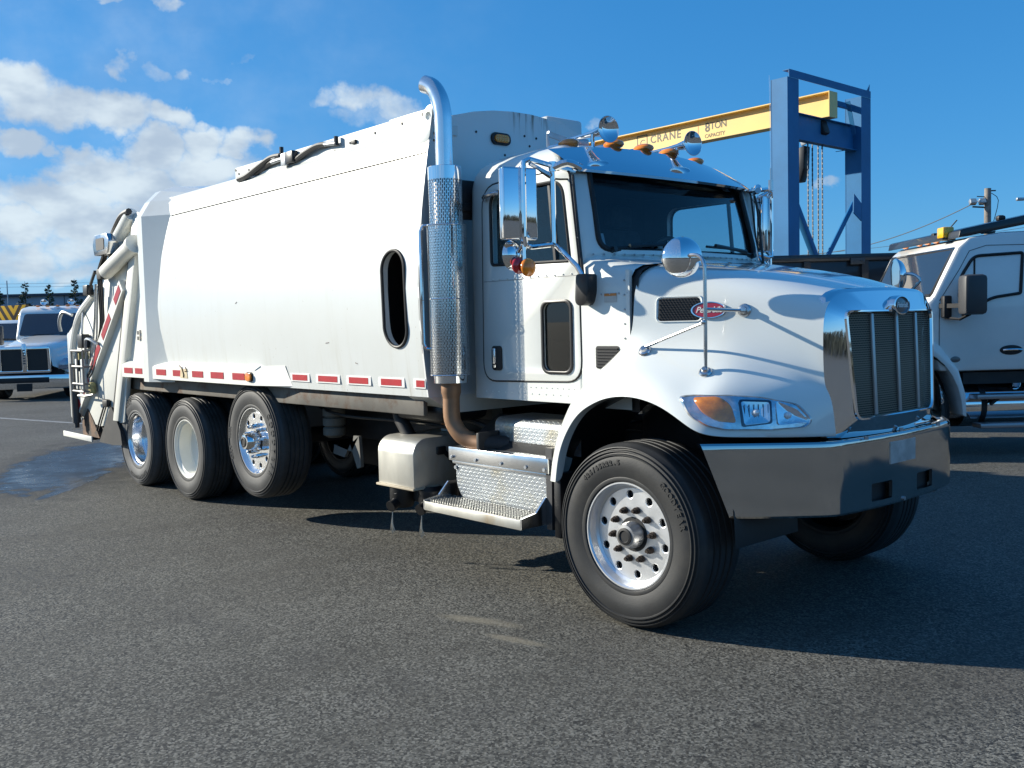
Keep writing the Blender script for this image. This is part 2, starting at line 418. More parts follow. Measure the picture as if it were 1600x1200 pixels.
class MB:
    def __init__(s):
        s.bm = bmesh.new()

    def add(s, bm2, M_=None):
        if M_ is not None:
            bm2.transform(M_)
        me = bpy.data.meshes.new('tmp')
        bm2.to_mesh(me)
        bm2.free()
        s.bm.from_mesh(me)
        bpy.data.meshes.remove(me)
        return s

    def box(s, x0, x1, y0, y1, z0, z1, bev=0.0, M_=None, seg=2):
        b = bmesh.new()
        bmesh.ops.create_cube(b, size=1.0)
        b.transform(Matrix.Translation(((x0 + x1) / 2, (y0 + y1) / 2, (z0 + z1) / 2)) @ Matrix.Diagonal((abs(x1 - x0), abs(y1 - y0), abs(z1 - z0), 1)))
        if bev:
            bmesh.ops.bevel(b, geom=b.edges[:], offset=bev, segments=seg, affect='EDGES', profile=0.5, clamp_overlap=True)
        return s.add(b, M_)

    def cyl(s, p0, p1, r0, r1=None, n=16, caps=True):
        r1 = r0 if r1 is None else r1
        p0, p1 = V(p0), V(p1)
        q = (p1 - p0).to_track_quat('Z', 'Y')
        b = bmesh.new()
        bmesh.ops.create_cone(b, cap_ends=caps, segments=n, radius1=r0, radius2=r1, depth=(p1 - p0).length)
        return s.add(b, Matrix.Translation((p0 + p1) / 2) @ q.to_matrix().to_4x4())

    def bar(s, p0, p1, w_, h_, up=(0, 0, 1), bev=0.0):
        p0, p1 = V(p0), V(p1)
        x = (p1 - p0).normalized()
        y = V(up).cross(x).normalized()
        z = x.cross(y)
        Mx = Matrix((x, y, z)).transposed().to_4x4()
        Mx.translation = (p0 + p1) / 2
        L_ = (p1 - p0).length
        return s.box(-L_ / 2, L_ / 2, -w_ / 2, w_ / 2, -h_ / 2, h_ / 2, bev, Mx)

    def tube(s, pts, r, n=8, smooth=0, closed=False, caps=True):
        pts = [V(p) for p in pts]
        if smooth:
            pts = catmull(pts, smooth, closed)
        k = len(pts)
        rs = r if isinstance(r, (list, tuple)) else [r] * k
        rings = []
        prev = None
        for i, p in enumerate(pts):
            if closed:
                t_ = (pts[(i + 1) % k] - pts[i - 1]).normalized()
            else:
                t_ = (pts[min(i + 1, k - 1)] - pts[max(i - 1, 0)]).normalized()
            if prev is None:
                a = V((0, 0, 1)) if abs(t_.z) < 0.9 else V((1, 0, 0))
                nrm = t_.cross(a).normalized()
            else:
                nrm = (prev - t_ * prev.dot(t_)).normalized()
            prev = nrm
            bn = t_.cross(nrm)
            rings.append([s.bm.verts.new(p + (nrm * math.cos(2 * math.pi * j / n) + bn * math.sin(2 * math.pi * j / n)) * rs[i]) for j in range(n)])
        for i in range(k if closed else k - 1):
            A, B = rings[i], rings[(i + 1) % k]
            for j in range(n):
                s.bm.faces.new((A[j], A[(j + 1) % n], B[(j + 1) % n], B[j]))
        if caps and not closed:
            s.bm.faces.new(rings[0])
            s.bm.faces.new(list(reversed(rings[-1])))
        return s

    def lathe(s, prof, n=48, M_=None, close=False):
        """profile of (r, h): revolved round local Z"""
        b = bmesh.new()
        rings = []
        for (r_, h) in prof:
            rings.append([b.verts.new((r_ * math.cos(2 * math.pi * j / n), r_ * math.sin(2 * math.pi * j / n), h)) for j in range(n)])
        m_ = len(rings)
        for i in range(m_ if close else m_ - 1):
            A, B = rings[i], rings[(i + 1) % m_]
            for j in range(n):
                b.faces.new((A[j], A[(j + 1) % n], B[(j + 1) % n], B[j]))
        bmesh.ops.remove_doubles(b, verts=b.verts, dist=1e-6)
        bmesh.ops.recalc_face_normals(b, faces=b.faces[:])
        return s.add(b, M_)

    def prism(s, pts, d0, d1, ax='y', bev=0.0, M_=None, seg=2):
        """outline in the plane across axis ax, extruded from d0 to d1; ax y: (x,z), x: (y,z), z: (x,y)"""
        b = bmesh.new()
        f_ = {'y': lambda p, d_: (p[0], d_, p[1]), 'x': lambda p, d_: (d_, p[0], p[1]), 'z': lambda p, d_: (p[0], p[1], d_)}[ax]
        A = [b.verts.new(f_(p, d0)) for p in pts]
        B = [b.verts.new(f_(p, d1)) for p in pts]
        b.faces.new(A)
        b.faces.new(list(reversed(B)))
        k = len(pts)
        for i in range(k):
            b.faces.new((A[i], B[i], B[(i + 1) % k], A[(i + 1) % k]))
        bmesh.ops.recalc_face_normals(b, faces=b.faces[:])
        if bev:
            bmesh.ops.bevel(b, geom=b.edges[:], offset=bev, segments=seg, affect='EDGES', profile=0.5, clamp_overlap=True)
        return s.add(b, M_)

    def grid(s, rows, closed_u=False, closed_v=False):
        vs = [[s.bm.verts.new(p) for p in row] for row in rows]
        nu, nv = len(vs), len(vs[0])
        for i in range(nu if closed_u else nu - 1):
            for j in range(nv if closed_v else nv - 1):
                a, b_, c_, d_ = vs[i][j], vs[(i + 1) % nu][j], vs[(i + 1) % nu][(j + 1) % nv], vs[i][(j + 1) % nv]
                try:
                    s.bm.faces.new((a, b_, c_, d_))
                except ValueError:
                    pass
        return s

    def ball(s, c, r, sc=(1, 1, 1), n=16, M_=None):
        b = bmesh.new()
        bmesh.ops.create_uvsphere(b, u_segments=n, v_segments=max(6, n // 2), radius=r)
        b.transform(Matrix.Translation(c) @ (M_ or Matrix()) @ Matrix.Diagonal((*sc, 1)))
        return s.add(b)

    def face(s, pts):
        s.bm.faces.new([s.bm.verts.new(p) for p in pts])
        return s

    def build(s, name, m_, parent=None, ang=32, label=None, fix=False, kind=None):
        if fix:
            bmesh.ops.remove_doubles(s.bm, verts=s.bm.verts, dist=1e-5)
            bmesh.ops.recalc_face_normals(s.bm, faces=s.bm.faces[:])
        me = bpy.data.meshes.new(name)
        s.bm.to_mesh(me)
        s.bm.free()
        return link(name, me, m_, parent, ang, label, kind)


def split(mb, name, m_, parent, **k):
    """every loose piece of the builder becomes a part of its own"""
    bm = mb.bm
    bm.verts.index_update()
    seen = set()
    objs = []
    for v0 in list(bm.verts):
        if v0 in seen:
            continue
        st, isl = [v0], set()
        while st:
            q = st.pop()
            if q in isl:
                continue
            isl.add(q)
            st += [e.other_vert(q) for e in q.link_edges]
        seen |= isl
        nb = MB()
        mp = {q: nb.bm.verts.new(q.co) for q in isl}
        for f_ in {f_ for q in isl for f_ in q.link_faces}:
            nb.bm.faces.new([mp[q] for q in f_.verts])
        objs.append(nb.build(name, m_, parent, **k))
    bm.free()
    return objs


def link(name, me, m_, parent=None, ang=32, label=None, kind=None):
    me.polygons.foreach_set('use_smooth', [True] * len(me.polygons))
    me.set_sharp_from_angle(angle=R(ang))
    me.materials.clear()
    me.materials.append(m_)
    o = bpy.data.objects.new(name, me)
    COL.objects.link(o)
    if parent is not None:
        o.parent = parent
    if label:
        o['label'] = label
    if kind:
        o['kind'] = kind
    return o


def catmull(pts, k, closed=False):
    out_ = []
    n = len(pts)
    rng = range(n) if closed else range(n - 1)
    for i in rng:
        if closed:
            p0, p1, p2, p3 = pts[i - 1], pts[i], pts[(i + 1) % n], pts[(i + 2) % n]
        else:
            p0, p1, p2, p3 = pts[max(i - 1, 0)], pts[i], pts[i + 1], pts[min(i + 2, n - 1)]
        for j in range(k):
            t_ = j / k
            out_.append(0.5 * ((2 * p1) + (p2 - p0) * t_ + (2 * p0 - 5 * p1 + 4 * p2 - p3) * t_ * t_ + (3 * p1 - p0 - 3 * p2 + p3) * t_ ** 3))
    if not closed:
        out_.append(pts[-1])
    return out_


def thing(name, label, cat, loc=(0, 0, 0), rz=0.0, group=None):
    o = bpy.data.objects.new(name, None)
    COL.objects.link(o)
    o.location = loc
    o.rotation_euler = (0, 0, rz)
    o['label'] = label
    o['category'] = cat
    if group:
        o['group'] = group
    return o


def evalmesh(o):
    dg = bpy.context.evaluated_depsgraph_get()
    dg.update()
    return bpy.data.meshes.new_from_object(o.evaluated_get(dg))


def drop(o):
    me = o.data
    bpy.data.objects.remove(o)
    if me and me.users == 0:
        (bpy.data.meshes if isinstance(me, bpy.types.Mesh) else bpy.data.curves).remove(me)


def bake(o):
    me = evalmesh(o)
    o.modifiers.clear()
    old = o.data
    o.data = me
    if old.users == 0:
        bpy.data.meshes.remove(old)
    return o


def cut(o, *mbs):
    cs = []
    for mb in mbs:
        cobj = mb.build('cutter', GASK, fix=True)
        md = o.modifiers.new('cut', 'BOOLEAN')
        md.operation = 'DIFFERENCE'
        md.solver = 'EXACT'
        md.object = cobj
        cs.append(cobj)
    m_ = o.data.materials[0]
    bake(o)
    for c_ in cs:
        drop(c_)
    o.data.materials.clear()
    o.data.materials.append(m_)
    o.data.polygons.foreach_set('material_index', [0] * len(o.data.polygons))
    return o


def plate(outer, holes=(), thick=0.01, bev=0.0):
    """flat plate with holes, in local XY, centred on z=0 -> bmesh"""
    cu = bpy.data.curves.new('plate', 'CURVE')
    cu.dimensions = '2D'
    cu.fill_mode = 'BOTH'
    cu.extrude = max(thick / 2 - bev, 1e-4)
    cu.bevel_depth = bev
    cu.bevel_resolution = 1
    cu.offset = -bev
    for lp in (outer, *holes):
        sp = cu.splines.new('POLY')
        sp.points.add(len(lp) - 1)
        for i, p in enumerate(lp):
            sp.points[i].co = (p[0], p[1], 0, 1)
        sp.use_cyclic_u = True
    o = bpy.data.objects.new('plate', cu)
    COL.objects.link(o)
    me = evalmesh(o)
    b = bmesh.new()
    b.from_mesh(me)
    bpy.data.meshes.remove(me)
    drop(o)
    bmesh.ops.remove_doubles(b, verts=b.verts, dist=1e-5)
    return b


def circ(cx, cy, r, n=24, ry=None, a0=0.0):
    ry = r if ry is None else ry
    return [(cx + r * math.cos(a0 + 2 * math.pi * i / n), cy + ry * math.sin(a0 + 2 * math.pi * i / n)) for i in range(n)]


def rrect(x0, x1, y0, y1, r, n=6):
    o_ = []
    for (cx, cy, a) in ((x1 - r, y1 - r, 0), (x0 + r, y1 - r, 90), (x0 + r, y0 + r, 180), (x1 - r, y0 + r, 270)):
        for i in range(n + 1):
            t_ = R(a + 90 * i / n)
            o_.append((cx + r * math.cos(t_), cy + r * math.sin(t_)))
    return o_


def rpoly(pts, r, n=5):
    """polygon with rounded corners"""
    o_ = []
    k = len(pts)
    rs = r if isinstance(r, (list, tuple)) else [r] * k
    for i in range(k):
        a, b, c_ = V(pts[i - 1]).to_2d(), V(pts[i]).to_2d(), V(pts[(i + 1) % k]).to_2d()
        r_ = rs[i]
        if r_ <= 0:
            o_.append(tuple(b))
            continue
        p, q = b + (a - b).normalized() * r_, b + (c_ - b).normalized() * r_
        for j in range(n + 1):
            t_ = j / n
            o_.append(tuple(p * (1 - t_) ** 2 + b * 2 * t_ * (1 - t_) + q * t_ * t_))
    return o_


XZ = Matrix(((1, 0, 0, 0), (0, 0, -1, 0), (0, 1, 0, 0), (0, 0, 0, 1)))     # local (x, y) plate -> world (x, z), facing -y


def text(body, size, ext=0.002, shear=0.0, spacing=1.0, bold=0.0):
    cu = bpy.data.curves.new('t', 'FONT')
    cu.body = body
    cu.size = size
    cu.extrude = ext
    cu.shear = shear
    cu.space_character = spacing
    cu.align_x = 'CENTER'
    cu.align_y = 'CENTER'
    cu.offset = bold
    cu.resolution_u = 3
    o = bpy.data.objects.new('t', cu)
    COL.objects.link(o)
    me = evalmesh(o)
    b = bmesh.new()
    b.from_mesh(me)
    bpy.data.meshes.remove(me)
    drop(o)
    return b


def frame(o, x, y):
    """4x4 with given origin, local x and y axes"""
    x = V(x).normalized()
    y = V(y)
    y = (y - x * y.dot(x)).normalized()
    z = x.cross(y)
    M_ = Matrix((x, y, z)).transposed().to_4x4()
    M_.translation = V(o)
    return M_


def lerp_table(tab, x):
    if x <= tab[0][0]:
        return tab[0][1]
    for (a, b), (c_, d_) in zip(tab, tab[1:]):
        if x <= c_:
            return b + (d_ - b) * (x - a) / (c_ - a)
    return tab[-1][1]


def uvcyl(o, r):
    """UV in metres round a vertical cylinder about the object's local z through its mesh centre"""
    me = o.data
    cx = sum(v.co.x for v in me.vertices) / len(me.vertices)
    cy = sum(v.co.y for v in me.vertices) / len(me.vertices)
    uv = me.uv_layers.new(name='UVMap')
    for p in me.polygons:
        an = [math.atan2(me.vertices[me.loops[l].vertex_index].co.y - cy, me.vertices[me.loops[l].vertex_index].co.x - cx) for l in p.loop_indices]
        if max(an) - min(an) > math.pi:
            an = [a + 2 * math.pi if a < 0 else a for a in an]
        for a, l in zip(an, p.loop_indices):
            uv.data[l].uv = (a * r, me.vertices[me.loops[l].vertex_index].co.z)

# ------------------------------------------------------------------ ground
gm = MB()
ring = [0, 2, 5, 9, 14, 22, 40, 90, 250, 800, 2500]
gm.lathe([(r_, 0) for r_ in ring], 64)
ground = gm.build('ground', ASPH, kind='structure')
LINE = mat('worn_line_paint', (0.27, 0.27, 0.26), 0.7, var=0.3, vscale=6)
lm = MB()
lm.face([(-26.5, -1.95, .004), (-12.6, 1.55, .004), (-12.65, 1.67, .004), (-26.5, -1.78, .004)])
lm.build('painted_line', LINE, kind='structure')

# ================================================================== refuse truck
T = thing('garbage_truck', 'long white rear-loading garbage truck with chrome grille and bumper, parked in the foreground', 'garbage truck')

# ------------------------------------------------------------------ wheels
def tyre_prof(r, w_, bead=.298, bulge=.028):
    """outer face at y=0 going inwards (+): list of (radius, h) with h measured outward negative"""
    side = [(bead - .012, .03), (bead, .004), (bead + .012, -.012), (bead + .03, -.016), (bead + .034, -.014), (bead + (r - bead) * .35, -bulge), (bead + (r - bead) * .55, -bulge - .002),
            (r - .072, -bulge + .006), (r - .068, -bulge - .002), (r - .062, -bulge - .002), (r - .058, -bulge + .010), (r - .050, -bulge + .013), (r - .046, -bulge + .003), (r - .041, -bulge + .004), (r - .037, -bulge + .018),
            (r - .030, -bulge + .022), (r - .026, -bulge + .012), (r - .021, -bulge + .015), (r - .018, -bulge + .032), (r - .006, -bulge + .045), (r, -bulge + .062)]
    tread = []
    n = 5
    y0, y1 = -bulge + .062, w_ + bulge - .062
    for i in range(1, n):
        yc = y0 + (y1 - y0) * i / n
        tread += [(r, yc - .009), (r - .013, yc - .005), (r - .013, yc + .005), (r, yc + .009)]
    other = [(a, w_ - b) for a, b in reversed(side)]
    return side + tread + other


def arc_text(body, radius, a_mid, size, h, step=None, bold=.002):
    """raised letters round a wheel face; local axis z = outward"""
    mb = MB()
    step = step or size * .78 / radius
    n = len(body)
    for i, ch in enumerate(body):
        if ch == ' ':
            continue
        a = a_mid - (i - (n - 1) / 2) * step
        b = text(ch, size, .0016, bold=bold)
        mb.add(b, Matrix.Rotation(a - math.pi / 2, 4, 'Z') @ Matrix.Translation((0, radius, h)))
    return mb


WM = Matrix(((1, 0, 0, 0), (0, 0, -1, 0), (0, 1, 0, 0), (0, 0, 0, 1)))   # wheel local z (outward) -> -y


def wheel(kind, parent, x, y, z, r, w_, side=-1, steer=0.0, texts=(), tyre_m=None, spin=0.0, detail=True):
    """wheel > tyre, rim parts; local frame: z axis outward, rim lip plane at z=0"""
    base = Matrix.Translation((x, y, z)) @ Matrix.Rotation(steer, 4, 'Z') @ (Matrix() if side < 0 else Matrix.Rotation(math.pi, 4, 'Z')) @ WM @ Matrix.Rotation(spin, 4, 'Z')
    metal = {'front': WHEELAL, 'pusher': ALU, 'drive': ALU, 'steel': WORNW}[kind]
    m_ = MB()
    if kind in ('front', 'pusher'):
        dish = -.055 if kind == 'front' else -.03
        m_.lathe([(.302, -.02), (.305, -.004), (.302, .006), (.294, .006), (.286, -.004), (.275, dish + .012), (.262, dish)], 72)
        holes = [circ(.226 * math.cos(2 * math.pi * i / 10 + .31), .226 * math.sin(2 * math.pi * i / 10 + .31), .0225, 16) for i in range(10)]
        m_.add(plate(circ(0, 0, .264, 72), holes + [circ(0, 0, .095, 32)], .022, .004), Matrix.Translation((0, 0, dish - .011)))
    else:
        m_.lathe([(.302, -.02), (.305, -.004), (.302, .006), (.294, .006), (.284, -.004), (.276, -.02), (.262, -.03), (.256, -.10), (.254, -.135), (.246, -.15), (.11, -.165)], 72)
        holes = []
    wo = m_.build('wheel', metal, parent, 14)
    wo.matrix_local = base
    tp = [(a, -b) for a, b in tyre_prof(r, w_)]
    MB().lathe(tp, 96).build('tyre', tyre_m or RUBBER, wo, 40)
    if kind in ('front', 'pusher'):
        b_ = MB()
        b_.cyl((0, 0, dish - .03), (0, 0, dish - .09), .262, n=48)
        b_.cyl((0, 0, dish - .04), (0, 0, dish + .002), .098, n=32)
        b_.build('brake_drum', GASK, wo)
        hb = MB()
        hh = .0 if kind == 'front' else .055
        hb.lathe([(.078, dish - .02), (.074, dish + .05 + hh), (.066, dish + .062 + hh), (.064, dish + .075 + hh), (.045, dish + .078 + hh)], 32)
        hb.build('hub', HUBST if kind == 'front' else CHROME, wo)
        MB().lathe([(.05, dish + .06 + hh), (.048, dish + .083 + hh), (.035, dish + .086 + hh), (.03, dish + .08 + hh), (0, dish + .08 + hh)], 24).build('hub_cap', GASK, wo)
        nutme = None
        for i in range(10):
            a = 2 * math.pi * i / 10
            if nutme is None:
                nb = MB()
                ln = .034 if kind == 'front' else .052
                nb.cyl((0, 0, 0), (0, 0, .018), .021, .019, n=12)
                nb.cyl((0, 0, .018), (0, 0, ln), .0165, .0155, n=6)
                nb.cyl((0, 0, ln), (0, 0, ln + .012), .0105, .009, n=10)
                no = nb.build('lug_nut', NUT if kind == 'front' else CHROME, wo)
                nutme = no.data
            else:
                no = bpy.data.objects.new('lug_nut', nutme)
                COL.objects.link(no)
                no.parent = wo
            no.location = (.1425 * math.cos(a), .1425 * math.sin(a), dish)
    else:
        hb = MB()
        hb.cyl((0, 0, -.2), (0, 0, -.165), .24, n=40)
        hb.cyl((0, 0, -.166), (0, 0, -.145), .10, .085, n=28)
        hb.build('hub', metal, wo)
        MB().lathe(tp, 64, Matrix.Translation((0, 0, -.335))).build('tyre', RUBBER, wo, 40)
        if kind == 'steel':
            MB().cyl((.19, .16, -.151), (.19, .16, -.146), .017, n=12).build('hand_hole', GASK, wo)
    for (body, rad, am, size, st) in texts:
        arc_text(body, rad, am, size, .0312, st).build('lettering', LETTER2 if kind == 'front' else LETTER, wo)
    return wo


RF, RR_ = .5226, .523
wheel('front', T, 0, -1.21, RF, RF, .34, -1, R(1.1), [('425/65R22.5', .415, R(108), .036, None), ('GOODYEAR', .418, R(26), .046, None)], spin=R(6))
wheel('front', T, 0, 1.21, RF, RF, .34, 1, R(1.1))
X1, X2, XP = -5.978, -7.308, -4.4755
wheel('pusher', T, XP, -1.21, .719, RR_, .29, -1, 0, [('GOODYEAR', .415, R(-14), .07, .185), ('G289', .425, R(186), .045, None), ('WHA', .425, R(160), .045, None)], spin=R(12), tyre_m=RUBBER2)
wheel('pusher', T, XP, 1.21, .719, RR_, .29, 1)
wheel('steel', T, X1, -1.21, RR_, RR_, .265, -1, tyre_m=RUBBER2)
wheel('steel', T, X1, 1.21, RR_, RR_, .265, 1)
wheel('drive', T, X2, -1.21, RR_, RR_, .265, -1, 0, [('M863', .425, R(112), .062, None), ('BRIDGESTONE', .42, R(-84), .05, -.108)], tyre_m=TYRED)
wheel('drive', T, X2, 1.21, RR_, RR_, .265, 1)

# ------------------------------------------------------------------ chassis
m_ = MB()
for s in (-1, 1):
    m_.box(-8.4, .95, s * .43 - .045, s * .43 + .045, .72, 1.0, .01)
for x in (-1.3, -2.6, -3.7, -5.2, -6.7):
    m_.box(x - .06, x + .06, -.4, .4, .76, .96)
m_.build('chassis_frame', CHASS, T)
for x, z in ((0, RF - .06), (XP, .719), (X1, RR_), (X2, RR_)):
    a = MB()
    a.cyl((x, -.95, z), (x, .95, z), .075, n=14)
    if x < -5:
        a.ball((x, 0, z), .24, (1, 1.1, 1))
    a.build('axle', CHASS, T)
m_ = MB()
for s in (-1, 1):
    for x in (0,):
        m_.tube([(x - .75, s * .45, .70), (x - .3, s * .45, .58), (x, s * .45, .56), (x + .3, s * .45, .58), (x + .75, s * .45, .72)], .05, 6, 4)
    m_.bar((X2 - .2, s * .45, .62), (X1 + .2, s * .45, .62), .1, .16)
m_.build('leaf_spring', CHASS, T)
m_ = MB()
for k in range(3):
    m_.lathe([(.06, -.055), (.10, -.03), (.10, .03), (.06, .055)], 20, Matrix.Translation((-3.85, -.75, .86 + k * .085 - .05)))
m_.build('air_spring', mat('soiled_rubber_spring', (.20, .19, .165), .7, var=.2), T)
MB().prism([(-3.80, .62), (-3.62, .60), (-3.52, .72), (-3.42, .52), (-3.36, .54), (-3.38, .80), (-3.46, .80), (-3.50, .66), (-3.78, .70)], -.80, -.77).build('suspension_bracket', mat('grey_bracket', (.16, .155, .14), .7), T)
m_ = MB()
m_.box(-3.5, -2.55, -.45, .3, .50, .92, .05)
m_.box(-4.15, -3.55, -.35, .3, .45, .80, .03)
m_.box(-2.5, -1.0, .2, .9, .45, .95, .05)
m_.build('battery_box', CHASS, T)
m_ = MB()
m_.box(-2.45, -1.85, -1.08, -.62, 1.02, 1.2, .07)
m_.build('air_tank', BLACK, T)
m_ = MB()
m_.tube([(-2.55, -.98, 1.17), (-2.47, -1.0, 1.02), (-2.33, -.98, .83)], .052, 12)
m_.cyl((-2.56, -.98, 1.18), (-2.52, -.985, 1.11), .075, n=12)
m_.build('hydraulic_filter', CHASS, T)
m_ = MB()
m_.tube([(-3.3, -.95, 1.12), (-2.9, -1.0, 1.16), (-2.55, -1.0, 1.15)], .03, 8, 4)
m_.tube([(-4.0, -.8, 1.1), (-3.4, -.86, 1.05), (-2.2, -.8, 1.06), (-1.7, -.7, .95)], .02, 8, 4)
m_.tube([(-4.0, -.8, 1.02), (-3.4, -.9, .98), (-2.3, -.86, .98), (-1.7, -.7, .88)], .014, 8, 4)
m_.build('hydraulic_hose', HOSE, T)
MB().box(-2.28, -2.10, -.76, -.75, .92, 1.06).build('warning_sticker', STICK, T)
MB().box(-2.27, -2.19, -.763, -.761, .95, 1.03).build('sticker_print', ORNG, T)

# engine bay block and wheel liners behind the hood
m_ = MB()
m_.box(-.5, .78, -.52, .52, .70, 1.62, .05)
m_.build('engine', CHASS, T)
for s in (-1, 1):
    rows = []
    for k in range(13):
        a = R(-5 + 190 * k / 12)
        rows.append([(.70 * math.cos(a) - .03, s * yy, .60 + .70 * math.sin(a)) for yy in (1.13, .85, .55)])
    l_ = MB().grid(rows)
    l_.build('wheel_liner', BLACK, T)
MB().box(-.66, -.60, -1.14, -.62, .40, .80, .01).build('mud_flap', BLACK, T)
MB().box(-.66, -.60, .62, 1.14, .40, .80, .01).build('mud_flap', BLACK, T)

# ------------------------------------------------------------------ refuse body
PROF = [(1.225, -1.213), (1.265, -1.217), (1.5, -1.242), (1.76, -1.262), (1.98, -1.266), (2.2, -1.253), (2.5, -1.225), (2.73, -1.19), (2.91, -1.158), (2.93, -1.154), (3.06, -1.128), (3.10, -1.10)]


def by(z):
    return lerp_table(PROF, z)


XF, XR = -1.82, -6.62


def sheet(x0, x1, z0, z1, nz, off, th, s=-1):
    """curved side sheet following the body profile, proud by off, th thick"""
    zs = [z0 + (z1 - z0) * i / nz for i in range(nz + 1)]
    out_ = [(s * -by(z) + s * off, z) for z in zs]
    inn = [(s * -by(z) + s * (off - th), z) for z in reversed(zs)]
    return MB().prism(out_ + inn, x0, x1, 'x')


def smooth_side(o):
    """true curved-sheet normals on the outer skin"""
    me = o.data
    me.polygons.foreach_set('use_smooth', [True] * len(me.polygons))
    nl = [None] * len(me.loops)
    for p_ in me.polygons:
        outw = abs(p_.normal.y) > .8 and all(abs(abs(me.vertices[v_].co.y) - abs(by(me.vertices[v_].co.z))) < .012 for v_ in p_.vertices)
        for l_ in p_.loop_indices:
            if outw:
                z = me.vertices[me.loops[l_].vertex_index].co.z
                z = min(max(z, 1.36), 2.80)
                dy = (by(z + .13) - by(z - .13)) / .26
                sg = -1 if p_.normal.y < 0 else 1
                nl[l_] = V((0, sg, dy)).normalized()
            else:
                nl[l_] = p_.normal.copy()
    me.normals_split_custom_set(nl)


for s in (-1, 1):
    o = sheet(XR, XF, 1.225, 2.907, 22, 0, .05, s).build('side_panel', BODYW, T, 20)
    if s > 0:
        smooth_side(o)
    if s < 0:
        oval = [(x - .012 * math.sin((z - 1.9) * 3), z) for x, z in rrect(-2.265, -1.985, 1.575, 2.262, .139, 10)]
        cut(o, MB().prism(oval, -1.5, -1.05))
        smooth_side(o)
        sk = MB()
        oo = [(x, by(z) - .004, z) for x, z in oval]
        sk.tube(oo, .012, 8, closed=True)
        sk.build('opening_trim', GASK, T)
        b = MB()
        b.box(-2.5, -1.86, -.72, -.70, 1.4, 2.5)
        b.box(-2.52, -2.5, -1.16, -.70, 1.4, 2.5)
        b.build('recess_lining', GASK, T)
        b = MB()
        b.lathe([(.0, 1.60), (.09, 1.60), (.095, 1.63), (.095, 2.0), (.08, 2.05), (.03, 2.07), (.03, 2.1), (0, 2.1)], 24, Matrix.Translation((-2.06, -1.08, 0)))
        b.build('fluid_canister', BLACK, T)
        b = MB()
        b.lathe([(.0965, 1.80), (.0965, 1.97)], 24, Matrix.Translation((-2.06, -1.08, 0)))
        b.build('canister_label', STICK, T)
        b = MB()
        b.lathe([(.0975, 1.79), (.0975, 1.90)], 24, Matrix.Translation((-2.06, -1.08, 0)))
        b.build('canister_label', mat('blue_label', (.25, .30, .5), .4), T)
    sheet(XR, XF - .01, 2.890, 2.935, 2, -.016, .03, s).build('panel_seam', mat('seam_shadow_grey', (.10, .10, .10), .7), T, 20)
    sheet(XR, XF, 2.920, 3.062, 4, .002, .05, s).build('upper_side_panel', BODYW, T, 20)
    MB().prism([(s * 1.128, 3.062), (s * 1.10, 3.10), (s * .9, 3.12), (s * .9, 3.05), (s * 1.1, 3.05)], XR, XF + .02, 'x').build('roof_edge', BODYW, T)
m_ = MB()
m_.box(XR, XF - .03, -1.10, 1.10, 3.04, 3.12)
m_.build('roof', BODYW, T)
# top side rails
for s in (-1, 1):
    rb = MB()
    x1 = -1.87 if s < 0 else -2.25
    rb.prism([(-4.88, 3.05), (x1, 3.05), (x1, 3.232), (-2.36, 3.232), (-2.36, 3.222), (-4.87, 3.222)], s * 1.09, s * 1.02, bev=.004)
    rb.build('top_rail', BODYW, T)
rv = MB()
for x, z in ((-4.8, 3.16), (-4.6, 3.17), (-4.86, 3.20), (-2.9, 3.15), (-2.55, 3.17), (-2.2, 3.18), (-3.12, 3.12), (-1.95, 3.2)):
    rv.cyl((x, -1.095, z), (x, -1.088, z), .011, n=8)
rv.box(-2.86, -2.80, -1.11, -1.09, 3.13, 3.16, .004)
rv.build('rail_bolt', GASK, T)
# lifting lug
lug = plate(rpoly([(-.16, -.10), (.0, -.10), (.05, -.06), (.10, .13), (.085, .17), (.0, .15), (-.05, .0), (-.16, -.04)], [.0, .03, .03, .03, .03, .05, .04, 0]), [circ(.045, .09, .028, 16)], .03, .003)
MB().add(lug, Matrix.Translation((-1.86, -1.13, 3.07)) @ XZ).build('lifting_lug', WHITE, T)
# front bulkhead with raised, arched centre
arch = [(-1.213, 1.225), (-1.242, 1.5), (-1.262, 1.76), (-1.266, 1.98), (-1.253, 2.2), (-1.225, 2.5), (-1.19, 2.73), (-1.155, 2.93), (-1.118, 3.1), (-1.10, 3.165), (-1.02, 3.18), (-.93, 3.19), (-.88, 3.202), (-.734, 3.240), (-.552, 3.270),
        (-.365, 3.285), (-.171, 3.287), (.029, 3.271), (.201, 3.238), (.342, 3.198), (.345, 3.10), (1.118, 3.10), (1.155, 2.93), (1.19, 2.73), (1.225, 2.5), (1.253, 2.2), (1.266, 1.98), (1.262, 1.76), (1.242, 1.5), (1.213, 1.225)]
BULK = bpy.data.materials.new('rust_streaked_white_paint')
BULK.use_nodes = True
t = NT(BULK.node_tree)
p = t.n('ShaderNodeTexCoord').outputs['Object']
sp_ = t.n('ShaderNodeSeparateXYZ', ins={0: p})
stre = t.noise(t.vm('MULTIPLY', p, (1, 24, 1.6)), 1.0, 5.0, 0.65)
top = t.ss(sp_.outputs[2], 3.06, 3.28)
rng_ = t.m('MULTIPLY', t.ss(sp_.outputs[1], -.42, -.30), t.ss(sp_.outputs[1], .12, .02))
msk = t.m('MULTIPLY', t.m('MULTIPLY', top, rng_), t.ss(stre, .5, .66))
cc = t.mix(msk, c4((.80, .80, .77)), c4((.17, .10, .045)))
cc = t.mix(t.m('MULTIPLY', t.ss(t.noise(p, 2.0, 5.0), .5, .8), .3), cc, c4((.58, .57, .52)))
bb = t.n('ShaderNodeBsdfPrincipled', ins={'Base Color': cc, 'Roughness': .42})
